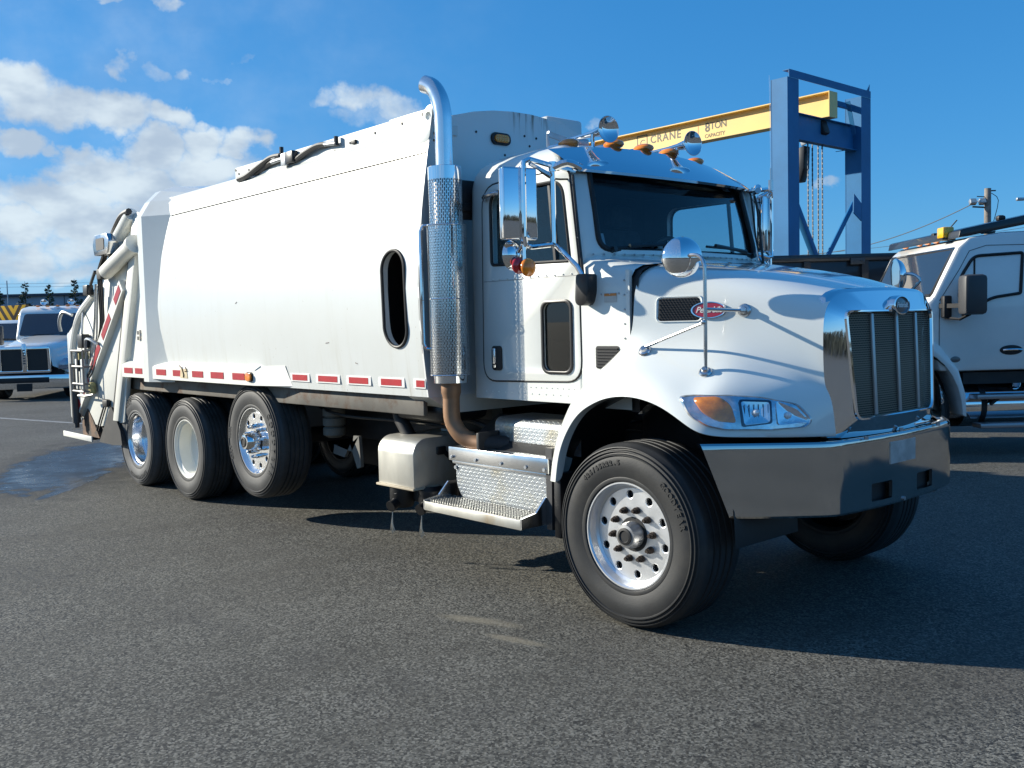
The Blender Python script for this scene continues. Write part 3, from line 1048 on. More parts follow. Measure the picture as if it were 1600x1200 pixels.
t.n('ShaderNodeOutputMaterial', ins={0: bb.outputs[0]})
MB().prism(arch, XF - .012, XF + .004, 'x').build('front_bulkhead', BULK, T)
MB().prism([(y, z + .002) for y, z in arch[11:20]] + [(y, z - .02) for y, z in reversed(arch[11:20])], XF + .0, XF - 1.4, 'x').build('hopper_dome', BODYW, T)
MB().prism([(-1.21, 1.225), (1.21, 1.225), (1.0, 1.10), (-1.0, 1.10)], XF + .01, XF - .25, 'x').build('body_front_sill', WORNW, T)
lo = MB()
lo.prism(rrect(-.585, -.40, 3.028, 3.115, .04), XF + .004, XF + .022, 'x', .004)
lo.build('marker_light_bezel', GASK, T)
b = MB()
b.prism(rrect(-.560, -.425, 3.043, 3.100, .027), XF + .02, XF + .034, 'x', .004)
b.build('marker_light', AMBER, T)
b = MB()
for i in range(3):
    for j in range(5):
        b.ball((XF + .034, -.54 + j * .024, 3.055 + i * .016), .006, n=8)
b.build('marker_light_diodes', mat('amber_diode', (.95, .45, .08), .2, coat=1), T)
b = MB()
b.cyl((XF + .0, -1.065, 3.075), (XF + .012, -1.065, 3.075), .046, n=24)
b.build('side_marker_bezel', GASK, T)
MB().lathe([(.036, 0), (.03, .012), (0, .016)], 24, Matrix.Translation((XF + .012, -1.065, 3.075)) @ Matrix.Rotation(R(90), 4, 'Y')).build('side_marker', mat('brown_lens', (.22, .08, .05), .25), T)
b = MB()
for y, z in ((-.72, 3.1), (-.25, 3.12), (-.13, 3.115), (-.2, 3.05), (-.21, 3.0), (-1.1, 3.0), (-.45, 2.96)):
    b.cyl((XF, y, z), (XF + .008, y, z), .009, n=8)
b.build('bulkhead_bolt', GASK, T)
MB().box(-3.3, -2.2, .36, .78, 3.12, 3.42, .03).build('control_box', BODYW, T)
# hoses and valve on the roof rail
b = MB()
b.tube([(-4.75, -1.12, 3.10), (-4.55, -1.13, 3.11), (-4.3, -1.13, 3.165), (-4.12, -1.12, 3.205), (-3.95, -1.12, 3.20)], .025, 8, 5)
b.tube([(-4.45, -1.10, 3.11), (-4.2, -1.11, 3.16), (-3.95, -1.11, 3.18)], .022, 8, 4)
b.tube([(-3.70, -1.11, 3.13), (-3.55, -1.12, 3.16), (-3.35, -1.12, 3.19), (-3.22, -1.11, 3.185)], .023, 8, 5)
b.build('roof_hose', HOSE, T)
b = MB()
b.box(-3.90, -3.82, -1.15, -1.10, 3.10, 3.205, .006)
b.cyl((-4.15, -1.12, 3.20), (-3.95, -1.12, 3.195), .02, n=10)
b.cyl((-4.1, -1.125, 3.165), (-3.9, -1.125, 3.17), .018, n=10)
b.cyl((-3.22, -1.12, 3.185), (-3.05, -1.12, 3.17), .018, n=10)
split(b, 'hydraulic_fitting', GALV, T)
b = MB()
b.box(-3.82, -3.70, -1.15, -1.09, 3.11, 3.21, .01)
b.cyl((-3.93, -1.12, 3.20), (-3.93, -1.12, 3.27), .018, n=10)
b.cyl((-3.05, -1.12, 3.15), (-3.05, -1.12, 3.22), .018, n=10)
split(b, 'hydraulic_valve', BLACK, T)
# reflective tape on the sill
for a, b_ in ((-3.692, -3.447), (-3.273, -2.98), (-2.812, -2.544), (-2.373, -2.112), (-1.933, -1.835)):
    y = by(1.32)
    MB().prism([(a - .035, 1.285), (min(b_ + .035, -1.825), 1.285), (min(b_ + .035, -1.825), 1.352), (a - .035, 1.352)], y - .001, y - .0065).build('tape_backing', WHT, T)
    MB().prism([(a, 1.295), (b_, 1.295), (b_, 1.342), (a, 1.342)], y - .0065, y - .0085).build('red_tape', REDT, T)
b = MB()
b.prism([(-5.80, 1.265), (-5.62, 1.262), (-5.64, 1.352), (-5.78, 1.355)], -1.3165, -1.3195)
b.build('pale_patch', mat('yellowed_patch', (.62, .50, .30), .6, var=.2, vscale=12), T)
b = MB()
b.tube([(-5.80, -1.323, 1.385), (-5.74, -1.323, 1.36), (-5.70, -1.323, 1.30), (-5.71, -1.323, 1.27)], .006, 5)
b.tube([(-5.66, -1.323, 1.375), (-5.62, -1.323, 1.335), (-5.67, -1.323, 1.33)], .005, 5)
b.build('paint_scrawl', RUST, T, kind='stuff')
b = MB()
for (x, z, dx, dz) in ((-4.62, 1.96, .03, .012), (-3.1, 1.60, .05, .006), (-2.7, 1.45, .03, -.006)):
    b.prism([(x, z), (x + dx, z + dz), (x + dx, z + dz + .006), (x, z + .008)], by(z) - .0005, by(z) - .003)
b.build('paint_scuff', mat('scuffed_metal', (.22, .20, .18), .6), T, kind='stuff')
# rear shelf over the drive wheels
b = MB()
b.prism([(-1.20, 1.225), (-1.315, 1.235), (-1.315, 1.36), (-1.30, 1.375), (-1.25, 1.405), (-1.20, 1.41)], -7.40, -4.22, 'x')
b.build('wheel_shelf', WORNW, T)
b = MB()
b.bm.faces.new([b.bm.verts.new(p) for p in ((-4.22, -1.315, 1.235), (-3.72, -1.215, 1.24), (-3.80, -1.24, 1.415), (-4.24, -1.25, 1.405), (-4.22, -1.315, 1.36))])
b.face([(-4.22, -1.315, 1.235), (-4.22, -1.2, 1.23), (-3.72, -1.215, 1.24)])
b.build('shelf_end_plate', WORNW, T)
for i, (a, b_) in enumerate(((-7.331, -7.08), (-7.005, -6.801), (-6.412, -6.159), (-5.979, -5.711), (-5.513, -5.264), (-5.093, -4.82), (-4.636, -4.40))):
    MB().prism([(a, 1.278), (b_, 1.278), (b_, 1.338), (a, 1.338)], -1.316, -1.319).build('red_tape', REDT, T)
MB().prism(rrect(-4.352, -4.235 + .0, 1.268, 1.352, .03), -1.316, -1.325).build('clearance_light_bezel', GASK, T)
MB().prism(rrect(-4.345, -4.245, 1.275, 1.345, .028), -1.325, -1.343, bev=.008).build('clearance_light', AMBER, T)
# lower sill beam under the body
b = MB()
for s in (-1, 1):
    b.box(-7.6, -1.95, s * 1.12, s * 1.16, 1.08, 1.225, .01)
    b.box(-7.6, -1.95, s * .42, s * .52, 1.0, 1.225)
b.build('body_subframe', mat('soiled_subframe', (.17, .155, .13), .7, var=.3, vscale=2, dirt=(.10, .05, .025), dscale=3.5, dthr=(.48, .66)), T)
MB().box(-7.6, -1.9, -1.15, 1.15, 1.19, 1.222).build('body_floor', CHASS, T)

# ------------------------------------------------------------------ rear bolster and tailgate
for s in (-1, 1):
    path = [(0.0, 1.20, 0), (0.0, 1.6, 0), (0.0, 2.2, 0), (-.0, 2.93, 0), (-.10, 3.09, .0), (-.22, 3.21, .0), (-.36, 3.265, .0), (-.8, 3.31, .0), (-1.3, 3.33, .0)]
    rows = []
    for (dy, z, dx) in path:
        base = max(-by(min(z, 3.06)) + (.0 if z < 3.0 else 0), 1.1) + dy
        yo = 1.335 + dy
        wfl = lerp_table([(1.2, .36), (1.6, .25), (2.2, .19), (2.6, .24), (2.92, .34), (3.3, .50)], z)
        dx += .13
        rows.append([(-7.0 + dx, s * (base - .03), z - (.1 if dy < -.2 else 0)), (-6.84 + dx, s * yo, z), (-6.70 + dx, s * yo, z), (-6.70 + dx + wfl, s * (base - .01), z - (.06 if dy < -.2 else 0))])
    b = MB().grid(rows)
    b.build('rear_bolster', WHITE, T, 11)
    b = MB()
    b.prism([(-7.6, 1.25), (-6.6, 1.25), (-6.6, 3.08), (-6.9, 3.0)], s * 1.225, s * 1.13)
    b.build('body_rear_panel', WORNW, T)
    b = MB()
    b.prism([(-6.77, 3.0), (-6.94, 3.0), (-6.97, 2.93), (-7.31, 2.08), (-7.865, .71), (-7.70, .71), (-7.12, 2.07)], s * 1.285, s * 1.19, bev=.006)
    b.build('tailgate_frame', WORNW, T)
    b = MB()
    b.prism([(-6.99, 2.90), (-7.05, 2.88), (-7.40, 2.08), (-7.95, .76), (-7.86, .72), (-7.31, 2.08)], s * 1.262, s * 1.18)
    b.build('tailgate_seal', GASK, T)
    b = MB()
    b.prism([(-6.9, 3.02), (-7.3, 2.88), (-7.5, 2.78), (-7.95, 2.45), (-8.38, 2.25), (-9.0, 1.88), (-9.18, 1.62), (-9.27, .80), (-9.1, .68), (-8.43, .60), (-7.6, .70)], s * 1.25, s * 1.20, bev=.006)
    b.build('tailgate_side', WORNW, T)
    b = MB()
    b.bar((-7.30, s * 1.285, 2.25), (-9.06, s * 1.285, .74), .15, .07, (0, 1, 0))
    b.build('packer_arm', WORNW, T)
    for k, (t0, t1) in enumerate(((.02, .12), (.22, .38), (.44, .62), (.70, .82), (.90, .98))):
        p0, p1 = V((-7.30, s * 1.323, 2.25)), V((-9.06, s * 1.323, .74))
        MB().bar(p0.lerp(p1, t0), p0.lerp(p1, t1), .09, .004, (0, 1, 0)).build('red_tape', REDT, T)
    # cylinders
    b = MB()
    b.cyl((-6.86, s * 1.32, 2.66), (-7.72, s * 1.32, 2.42), .085, n=18)
    b.cyl((-6.82, s * 1.32, 2.67), (-6.88, s * 1.32, 2.655), .10, n=18)
    b.build('lift_cylinder', WORNW, T)
    b = MB()
    b.cyl((-6.98, s * 1.28, 3.0), (-7.62, s * 1.28, 2.66), .075, n=18)
    b.build('lift_cylinder', WHITE, T)
    b = MB()
    b.cyl((-7.72, s * 1.32, 2.42), (-7.82, s * 1.32, 2.39), .045, n=14)
    b.box(-7.92, -7.78, s * 1.32 - .05, s * 1.32 + .05, 2.34, 2.46, .01)
    b.build('cylinder_pin', CHASS, T)
    b = MB()
    b.tube([(-8.2, s * 1.22, 2.26), (-8.55, s * 1.24, 2.12), (-8.95, s * 1.25, 1.92), (-9.2, s * 1.25, 1.6), (-9.3, s * 1.25, 1.25), (-9.3, s * 1.25, .95)], .055, 10, 5)
    b.build('tailgate_edge_tube', WORNW, T)
    b = MB()
    b.cyl((-8.98, s * 1.34, 1.36), (-8.98, s * 1.34, .62), .05, n=14)
    b.cyl((-8.98, s * 1.34, .66), (-8.98, s * 1.34, .56), .03, n=12)
    b.build('ejector_cylinder', GREYP, T)
# hoses down the near tailgate side
b = MB()
b.tube([(-6.92, -1.33, 3.02), (-7.2, -1.32, 2.98), (-7.55, -1.31, 2.78), (-7.85, -1.31, 2.55), (-7.95, -1.33, 2.4)], .035, 8, 5)
for k, (xo, zo) in enumerate(((0, 0), (.05, .02), (.11, .0))):
    b.tube([(-7.95 + xo, -1.34, 2.36), (-8.0 + xo, -1.32, 2.1), (-8.05 + xo, -1.31, 1.8), (-8.25 + xo, -1.31, 1.5), (-8.45 + xo, -1.32, 1.28 + zo), (-8.6 + xo, -1.32, 1.2)], .012, 8, 5)
b.build('tailgate_hose', HOSE, T)
b = MB()
b.tube([(-8.13, -1.31, 2.3), (-8.22, -1.31, 1.9), (-8.4, -1.31, 1.4)], .014, 8)
b.tube([(-8.02, -1.33, 2.2), (-8.15, -1.32, 1.7), (-8.32, -1.32, 1.35)], .012, 8)
b.tube([(-8.55, -1.32, 1.36), (-8.45, -1.36, 1.62), (-8.2, -1.40, 1.66), (-8.05, -1.36, 1.60)], .016, 8, 5)
b.tube([(-8.75, -1.27, 1.98), (-8.62, -1.33, 1.80), (-8.66, -1.33, 1.62), (-8.8, -1.29, 1.55)], .014, 8, 5)
b.tube([(-9.08, -1.3, 1.96), (-9.24, -1.36, 2.0), (-9.33, -1.38, 1.88), (-9.35, -1.36, 1.76)], .02, 8, 5)
split(b, 'hydraulic_pipe', GALV, T)
b = MB()
b.tube([(-7.0, -.9, 3.06), (-7.5, -.95, 2.98), (-7.9, -1.0, 2.75), (-8.25, -1.05, 2.3)], .06, 8, 5)
b.box(-8.4, -7.1, -1.0, 1.0, 2.3, 2.9, .1)
b.build('packer_hose_bundle', HOSE, T)
b = MB()
b.prism(rpoly([(-7.80, 2.60), (-7.38, 2.60), (-7.32, 2.74), (-7.40, 2.83), (-7.78, 2.83), (-7.84, 2.72)], .03), -1.42, -1.22, bev=.012)
b.build('work_light', STEEL, T)
MB().prism(rrect(-7.72, -7.47, 2.655, 2.785, .03), -1.42, -1.425).build('work_light_glass', GASK, T)
b = MB()
b.bar((-7.6, -1.3, 2.62), (-7.7, -1.3, 2.46), .04, .04)
b.bar((-8.28, -1.32, 2.3), (-8.1, -1.32, 2.45), .03, .02)
b.box(-8.45, -8.3, -1.36, -1.28, 2.18, 2.30, .01)
b.box(-8.75, -8.58, -1.36, -1.26, 1.55, 1.72, .015)
split(b, 'tailgate_bracket', BLACK, T)
b = MB()
for z in (1.52, 1.33, 1.12, 1.03):
    b.tube([(-8.45, -1.27, z), (-8.45, -1.40, z), (-8.85, -1.40, z), (-8.85, -1.27, z)], .013, 6)
for x, y in ((-8.45, -1.40), (-8.65, -1.40), (-8.85, -1.40), (-8.85, -1.3), (-8.45, -1.3)):
    b.cyl((x, y, 1.03), (x, y, 1.52), .012, n=6)
b.tube([(-8.25, -1.36, 1.0), (-8.4, -1.40, .98), (-8.6, -1.42, .98)], .018, 6)
b.build('tool_rack', mat('dark_rack_steel', (.2, .2, .2), .5, .5), T)
MB().box(-8.83, -8.55, -1.38, -1.28, 1.05, 1.42, .01).build('rack_box', WORNW, T)
b = MB()
b.box(-8.72, -8.6, -1.38, -1.27, 1.25, 1.52, .02)
b.box(-8.50, -8.40, -1.34, -1.27, 1.0, 1.14, .02)
b.build('rope_bundle', mat('dirty_yellow_webbing', (.35, .31, .14), .9, var=.4, vscale=20), T)
b = MB()
b.box(-9.62, -9.2, -1.22, 1.22, .62, 1.75, .04)
b.build('hopper_sill', WHITE, T)
b = MB()
for z in (1.1, 1.16, 1.22, 1.28, 1.34):
    b.box(-9.52, -9.42, -1.226, -1.2205, z - .02, z + .02)
b.build('sill_decal', DKTXT, T)
b = MB()
b.prism([(-9.62, 1.75), (-9.2, 1.95), (-8.4, 2.30), (-7.6, 2.75), (-7.0, 3.02), (-7.0, 2.6), (-9.2, 1.0)], -1.18, 1.18)
b.build('hopper_shell', WORNW, T)
b = MB()
b.box(-9.72, -8.66, -1.27, -.70, .42, .455, .004)
b.build('riding_step', CHASS, T)
b = MB()
for k in range(6):
    b.box(-9.70, -8.68, -1.25 + k * .06, -1.222 + k * .06, .455, .465)
b.build('step_tread', GREYP, T)
MB().box(-9.73, -8.64, -1.285, -1.268, .40, .468, .003).build('step_edge', WORNW, T)
b = MB()
b.prism([(-9.03, .46), (-9.03, .62), (-8.81, .80), (-8.62, .66), (-8.42, .46)], -1.26, -1.20)
b.box(-9.0, -8.2, -1.20, -.6, .455, .60, .02)
b.build('step_support', RUST, T)
b = MB()
b.prism([(-8.38, .42), (-8.30, .50), (-7.96, .86), (-7.90, .86), (-7.66, .60), (-7.62, .44), (-7.88, .42)], -1.28, -1.22)
b.build('step_support', CHASS, T)
b = MB()
b.box(-8.2, -7.75, -1.18, 1.2, .40, .70, .02)
b.build('tailgate_bottom_beam', CHASS, T)
b = MB()
b.cyl((-8.42, -1.29, .56), (-8.10, -1.28, .92), .010, n=6)
b.cyl((-8.32, -1.30, .56), (-8.04, -1.29, .88), .008, n=6)
b.box(-8.14, -7.98, -1.31, -1.255, .86, .95, .02)
b.build('latch_linkage', CHASS, T)
b = MB()
for (x, z) in ((-7.07, 1.72), (-7.07, 1.66), (-7.0, 1.73), (-7.0, 1.67), (-6.94, 1.70)):
    b.box(x - .025, x + .025, -1.243, -1.2405, z - .02, z + .02)
b.build('inspection_decal', DKTXT, T)
MB().box(-8.5, -8.3, -1.254, -1.2505, 1.42, 1.6).build('pale_decal', mat('washed_blue_decal', (.55, .6, .72), .5), T)

# ------------------------------------------------------------------ cab
LV = [(1.215, .95, -1.66, -.56, -.56), (1.60, .95, -1.66, -.56, -.56), (2.10, .95, -1.66, -.555, -.50), (2.14, .95, -1.66, -.555, -.42), (2.40, .95, -1.655, -.61, -.475), (2.64, .948, -1.645, -.675, -.54),
      (2.69, .942, -1.638, -.72, -.61), (2.735, .93, -1.63, -.76, -.69), (2.785, .90, -1.61, -.80, -.755), (2.835, .835, -1.56, -.85, -.81), (2.875, .73, -1.48, -.92, -.88), (2.905, .52, -1.34, -1.0, -.95), (2.918, .26, -1.2, -1.08, -1.05)]


def lvl(z, k):
    return lerp_table([(l[0], l[k]) for l in LV], z)


def front(z, y):
    return lvl(z, 4) + (lvl(z, 3) - lvl(z, 4)) * (abs(y) / lvl(z, 1)) ** 2


def outline(l, ins=0.0):
    z, w_, xr, xs, xc = l
    w_ -= ins
    xr += ins
    half = []
    rc = min(.07, w_ * .5)
    half.append((xr, 0.0))
    half.append((xr, (w_ - rc) * .6))
    for k in range(5):
        a = R(180 - 90 * k / 4)
        half.append((xr + rc + rc * math.cos(a), w_ - rc + rc * math.sin(a)))
    rf = min(.05, w_ * .3)
    half.append(((xr + xs) / 2, w_))
    for k in range(4):
        a = R(90 - 70 * k / 3)
        half.append((xs - ins - rf + rf * math.cos(a) * 1.0, w_ - rf + rf * math.sin(a)))
    for k in range(1, 7):
        yy = (w_ - rf * .7) * (1 - k / 6)
        half.append((xc + (xs - xc) * (yy / w_) ** 2 - ins, yy))
    pts = [(x, -y) for x, y in half] + [(x, y) for x, y in reversed(half[1:-1])]
    return [(x, y, z) for x, y in pts]


mb = MB().grid([outline(l) for l in LV], closed_v=True)
mb.bm.verts.ensure_lookup_table()
n_ = len(outline(LV[0]))
mb.bm.faces.new([mb.bm.verts[i] for i in range(n_)])
mb.bm.faces.new([mb.bm.verts[i] for i in range(len(mb.bm.verts) - n_, len(mb.bm.verts))])
cab = mb.build('cab', WHITE, T, 40, fix=True)
inn = [(max(1.30, l[0] + (.09 if l[0] < 1.3 else -.045 if l[0] > 2.7 else 0)), *l[1:]) for l in LV]
mc = MB().grid([outline(l, .05) for l in inn], closed_v=True)
mc.bm.verts.ensure_lookup_table()
mc.bm.faces.new([mc.bm.verts[i] for i in range(n_)])
mc.bm.faces.new([mc.bm.verts[i] for i in range(len(mc.bm.verts) - n_, len(mc.bm.verts))])
WSO = rpoly([(-.825, 2.165), (.825, 2.165), (.79, 2.70), (-.79, 2.70)], .09, 6)
WINO = rpoly([(-1.405, 2.118), (-.655, 2.10), (-.715, 2.60), (-1.405, 2.60)], [.03, .03, .10, .10], 6)
VENTO = rrect(-.905, -.665, 1.416, 1.846, .05)
cut(cab, mc, MB().prism(WSO, -.95, -.1, 'x'), MB().prism(WINO, -1.3, 1.3), MB().prism(VENTO, -1.3, 1.3))
cab.data.materials.append(DARKIN)
for poly in cab.data.polygons:
    poly.use_smooth = True
    pc = poly.center
    if (V((-1.1, 0, 1.95)) - pc).dot(poly.normal) > 0 and abs(pc.y) < .915 and -1.63 < pc.x and pc.z < 2.9 and 1.25 < pc.z:
        poly.material_index = 1
cab.data.set_sharp_from_angle(angle=R(38))


def doors(s):
    DO = rpoly([(-1.515, 1.335), (-.575, 1.355), (-.585, 2.10), (-.655, 2.665), (-1.485, 2.655)], [.13, .13, .01, .05, .16], 6)
    hol = [WINO, VENTO] if s < 0 else [WINO]
    Ms = Matrix.Translation((0, s * .952, 0)) @ XZ
    b = MB().add(plate(DO, hol, .012, .003), Ms)
    dr = b.build('door', WHITE, T, label=None)
    gap = MB()
    gap.tube([(x, s * .9525, z) for x, z in DO], .008, 6, closed=True)
    gap.build('door_seal', GASK, T)
    wt = MB()
    wt.tube([(x, s * .955, z) for x, z in WINO], .011, 6, closed=True)
    wt.build('window_seal', GASK, T)
    b = MB().prism([(x, z) for x, z in WINO], s * .936, s * .931)
    b.build('side_window', GLASS, T)
    b = MB()
    b.bar((-.80, s * .94, 2.11), (-.845, s * .94, 2.60), .02, .022, (0, 1, 0))
    b.build('window_post', BLACK, dr)
    if s < 0:
        b = MB()
        b.add(plate(rrect(-.925, -.645, 1.396, 1.866, .06), [VENTO], .02, .005), Matrix.Translation((0, s * .96, 0)) @ XZ)
        b.build('lower_window_frame', BLACK, T)
        MB().prism(VENTO, s * .948, s * .944).build('lower_window', GLASSD, T)
        b = MB()
        b.add(plate(rrect(-1.415, -1.315, 1.41, 1.575, .025), (), .012, .003), Matrix.Translation((0, s * .963, 0)) @ XZ)
        b.build('handle_recess', GASK, dr)
        b = MB()
        b.prism(rrect(-1.398, -1.36, 1.455, 1.56, .012), s * .966, s * .985, bev=.004)
        b.cyl((-1.378, s * .968, 1.438), (-1.378, s * .975, 1.438), .011, n=12)
        b.build('door_handle', CHROME, dr)
        b = MB()
        for k in range(14):
            b.ball((-1.5 + .066 * k, s * .951, 1.262), .004, n=6)
            b.ball((-1.2 + .05 * k, s * .951, 1.305), .004, n=6)
        for k in range(12):
            b.ball((-1.47 + .075 * k, s * .960, 2.02), .0055, n=6)
            b.ball((-.57 - .012 * k, s * .951, 2.15 + .044 * k), .0055, n=6)
        b.build('rivet_row', WHITE, T, kind='stuff')
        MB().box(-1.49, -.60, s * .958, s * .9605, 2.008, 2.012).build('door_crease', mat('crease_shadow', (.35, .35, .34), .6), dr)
        b = MB()
        b.tube([(-1.44, s * .975, 2.56), (-1.41, s * 1.0, 2.575), (-1.33, s * 1.0, 2.582), (-1.30, s * .975, 2.585)], .016, 8, 3)
        b.build('grab_handle', STEEL, T)


doors(-1)
doors(1)
MB().box(-1.05, -.62, -.84, -.82, 1.31, 1.95).build('footwell_shade_sheet', GASK, T)  # black sheet added to stand for footwell shade behind the lower window
# windshield with its gasket
rows = []
for i in range(11):
    z = 2.15 + .57 * i / 10
    rows.append([(front(z, y) - .022, y, z) for y in [(-.87 + 1.74 * j / 20) for j in range(21)]])
MB().grid(rows).build('windshield', GLASS, T, 60)
b = MB()
b.tube([(front(z, y) - .004, y, z) for y, z in WSO], .019, 8, closed=True)
b.build('windshield_gasket', GASK, T)
b = MB()
for s in (-1, 1):
    b.tube([(front(2.18, s * .78) + .016, s * .72 - .0, 2.175), (front(2.2, s * .4) + .022, s * .42, 2.2), (front(2.21, s * .1) + .018, s * .10, 2.205)], .009, 6)
    b.tube([(front(2.2, s * .6) + .022, s * .62, 2.19), (front(2.22, s * .1) + .02, s * .2, 2.215)], .013, 6)
    b.cyl((front(2.16, s * .72) - .01, s * .74, 2.16), (front(2.16, s * .72) + .03, s * .74, 2.17), .018, n=8)
split(b, 'wiper', BLACK, T)
b = MB()
for k in range(24):
    y = -.88 + 1.76 * k / 23
    b.ball((front(2.14, y) + .004, y, 2.135), .0065, n=6)
b.build('cowl_rivets', GALV, T, kind='stuff')
# interior
b = MB()
b.prism([(-.62, 1.6), (-.62, 2.09), (-.70, 2.13), (-.92, 2.10), (-.98, 1.95), (-.98, 1.6)], -.88, .88, bev=.02)
b.build('dashboard', DARKIN, T)
for s in (-1, 1):
    b = MB()
    b.box(-1.50, -1.02, s * .48 - .24, s * .48 + .24, 1.62, 1.78, .05)
    b.prism([(-1.46, 1.76), (-1.60, 2.42), (-1.52, 2.44), (-1.34, 1.76)], s * .48 - .23, s * .48 + .23, bev=.04)
    b.box(-1.60, -1.50, s * .48 - .13, s * .48 + .13, 2.44, 2.62, .04)
    b.build('seat', SEAT, T)
b = MB()
b.tube([(-1.08 + .08 * math.sin(a) , .42 + .22 * math.cos(a), 2.12 + .20 * math.sin(a)) for a in [2 * math.pi * k / 28 for k in range(28)]], .017, 8, closed=True)
b.cyl((-1.06, .42, 2.12), (-.9, .42, 2.02), .03, n=10)
b.bar((-1.08, .22, 2.12), (-1.08, .62, 2.12), .03, .02)
b.build('steering_wheel', BLACK, T)
b = MB()
b.box(-.86, -.76, -.62, -.40, 2.13, 2.19, .01)
b.cyl((-.80, .08, 2.12), (-.80, .08, 2.22), .035, n=12)
b.prism([(-.75, 2.12), (-.80, 2.30), (-.84, 2.12)], -.56, -.50)
split(b, 'dash_clutter', mat('pale_clutter', (.45, .5, .52), .5), T)
MB().cyl((-.80, .08, 2.22), (-.80, .08, 2.25), .018, n=10).build('bottle_cap', STICK, T)
MB().box(-1.62, -.6, -.88, .88, 1.27, 1.31).build('cab_floor', DARKIN, T)
MB().box(-1.615, -1.60, -.86, .86, 1.32, 2.74).build('rear_liner', DARKIN, T)
b = MB()
b.grid([[(-1.55, y, 2.79), (-1.1, y, 2.845), (-.78, y, 2.74)] for y in (-.78, 0, .78)])
b.build('headliner', DARKIN, T)
# cowl between cab and hood
sec0 = [(.955, 1.20), (.955, 1.6), (.955, 1.96), (.95, 2.06), (.92, 2.105), (.86, 2.13), (.5, 2.145), (0, 2.15)]
sec1 = [(.957, 1.20), (.957, 1.6), (.957, 1.90), (.945, 1.98), (.91, 2.025), (.84, 2.052), (.5, 2.08), (0, 2.088)]
rows = []
for x, k in ((-.575, 0), (-.56, 0), (-.45, .35), (-.3, .75), (-.18, 1), (-.172, 1.05)):
    half = [(a[0] + (b_[0] - a[0]) * k, a[1] + (b_[1] - a[1]) * k) for a, b_ in zip(sec0, sec1)]
    full = [(-y, z) for y, z in half] + [(y, z) for y, z in reversed(half[:-1])]
    xx = [x if k > 0 else min(x, front(2.14, y) + .012) if z < 2.12 else front(2.15, y) - .02 for y, z in full]
    rows.append([(xx_, y, z) for xx_, (y, z) in zip(xx, full)])
MB().grid(rows).build('cowl', WHITE, T, 40)
full = [(-y * .985, z - .012) for y, z in sec1] + [(y * .985, z - .012) for y, z in reversed(sec1[:-1])]
MB().grid([[(-.19, y, z) for y, z in full], [(-.125, y, z) for y, z in full]]).build('hood_gap_seal', GASK, T)
b = MB()
b.prism([(-.20, 1.5), (-.172, 1.5), (-.172, 2.02), (-.20, 2.02)], -.963, -.94)
b.build('cowl_edge_strip', WHITE, T)
b = MB()
b.prism(rpoly([(-.452, 1.438), (-.262, 1.438), (-.262, 1.575), (-.452, 1.575)], .02), -.96, -.957)
b.build('cowl_vent', GASK, T)
b = MB()
for k in range(7):
    b.prism([(-.445, 1.447 + k * .018), (-.27, 1.447 + k * .018), (-.27, 1.454 + k * .018), (-.445, 1.454 + k * .018)], -.968, -.96)
b.build('vent_louvre', BLACK, T)
b = MB()
for k in range(5):
    b.ball((-.215, -.959, 1.62 + k * .085), .006, n=6)
    b.ball((-.47 + .07 * k, -.959, 1.885), .006, n=6)
b.build('rivet_row', GALV, T, kind='stuff')
MB().box(-.375, -.275, -.9605, -.9585, 1.835, 1.89).build('cowl_sticker', STICK, T)
MB().box(-.373, -.277, -.9615, -.9605, 1.872, 1.887).build('sticker_print', ORNG, T)
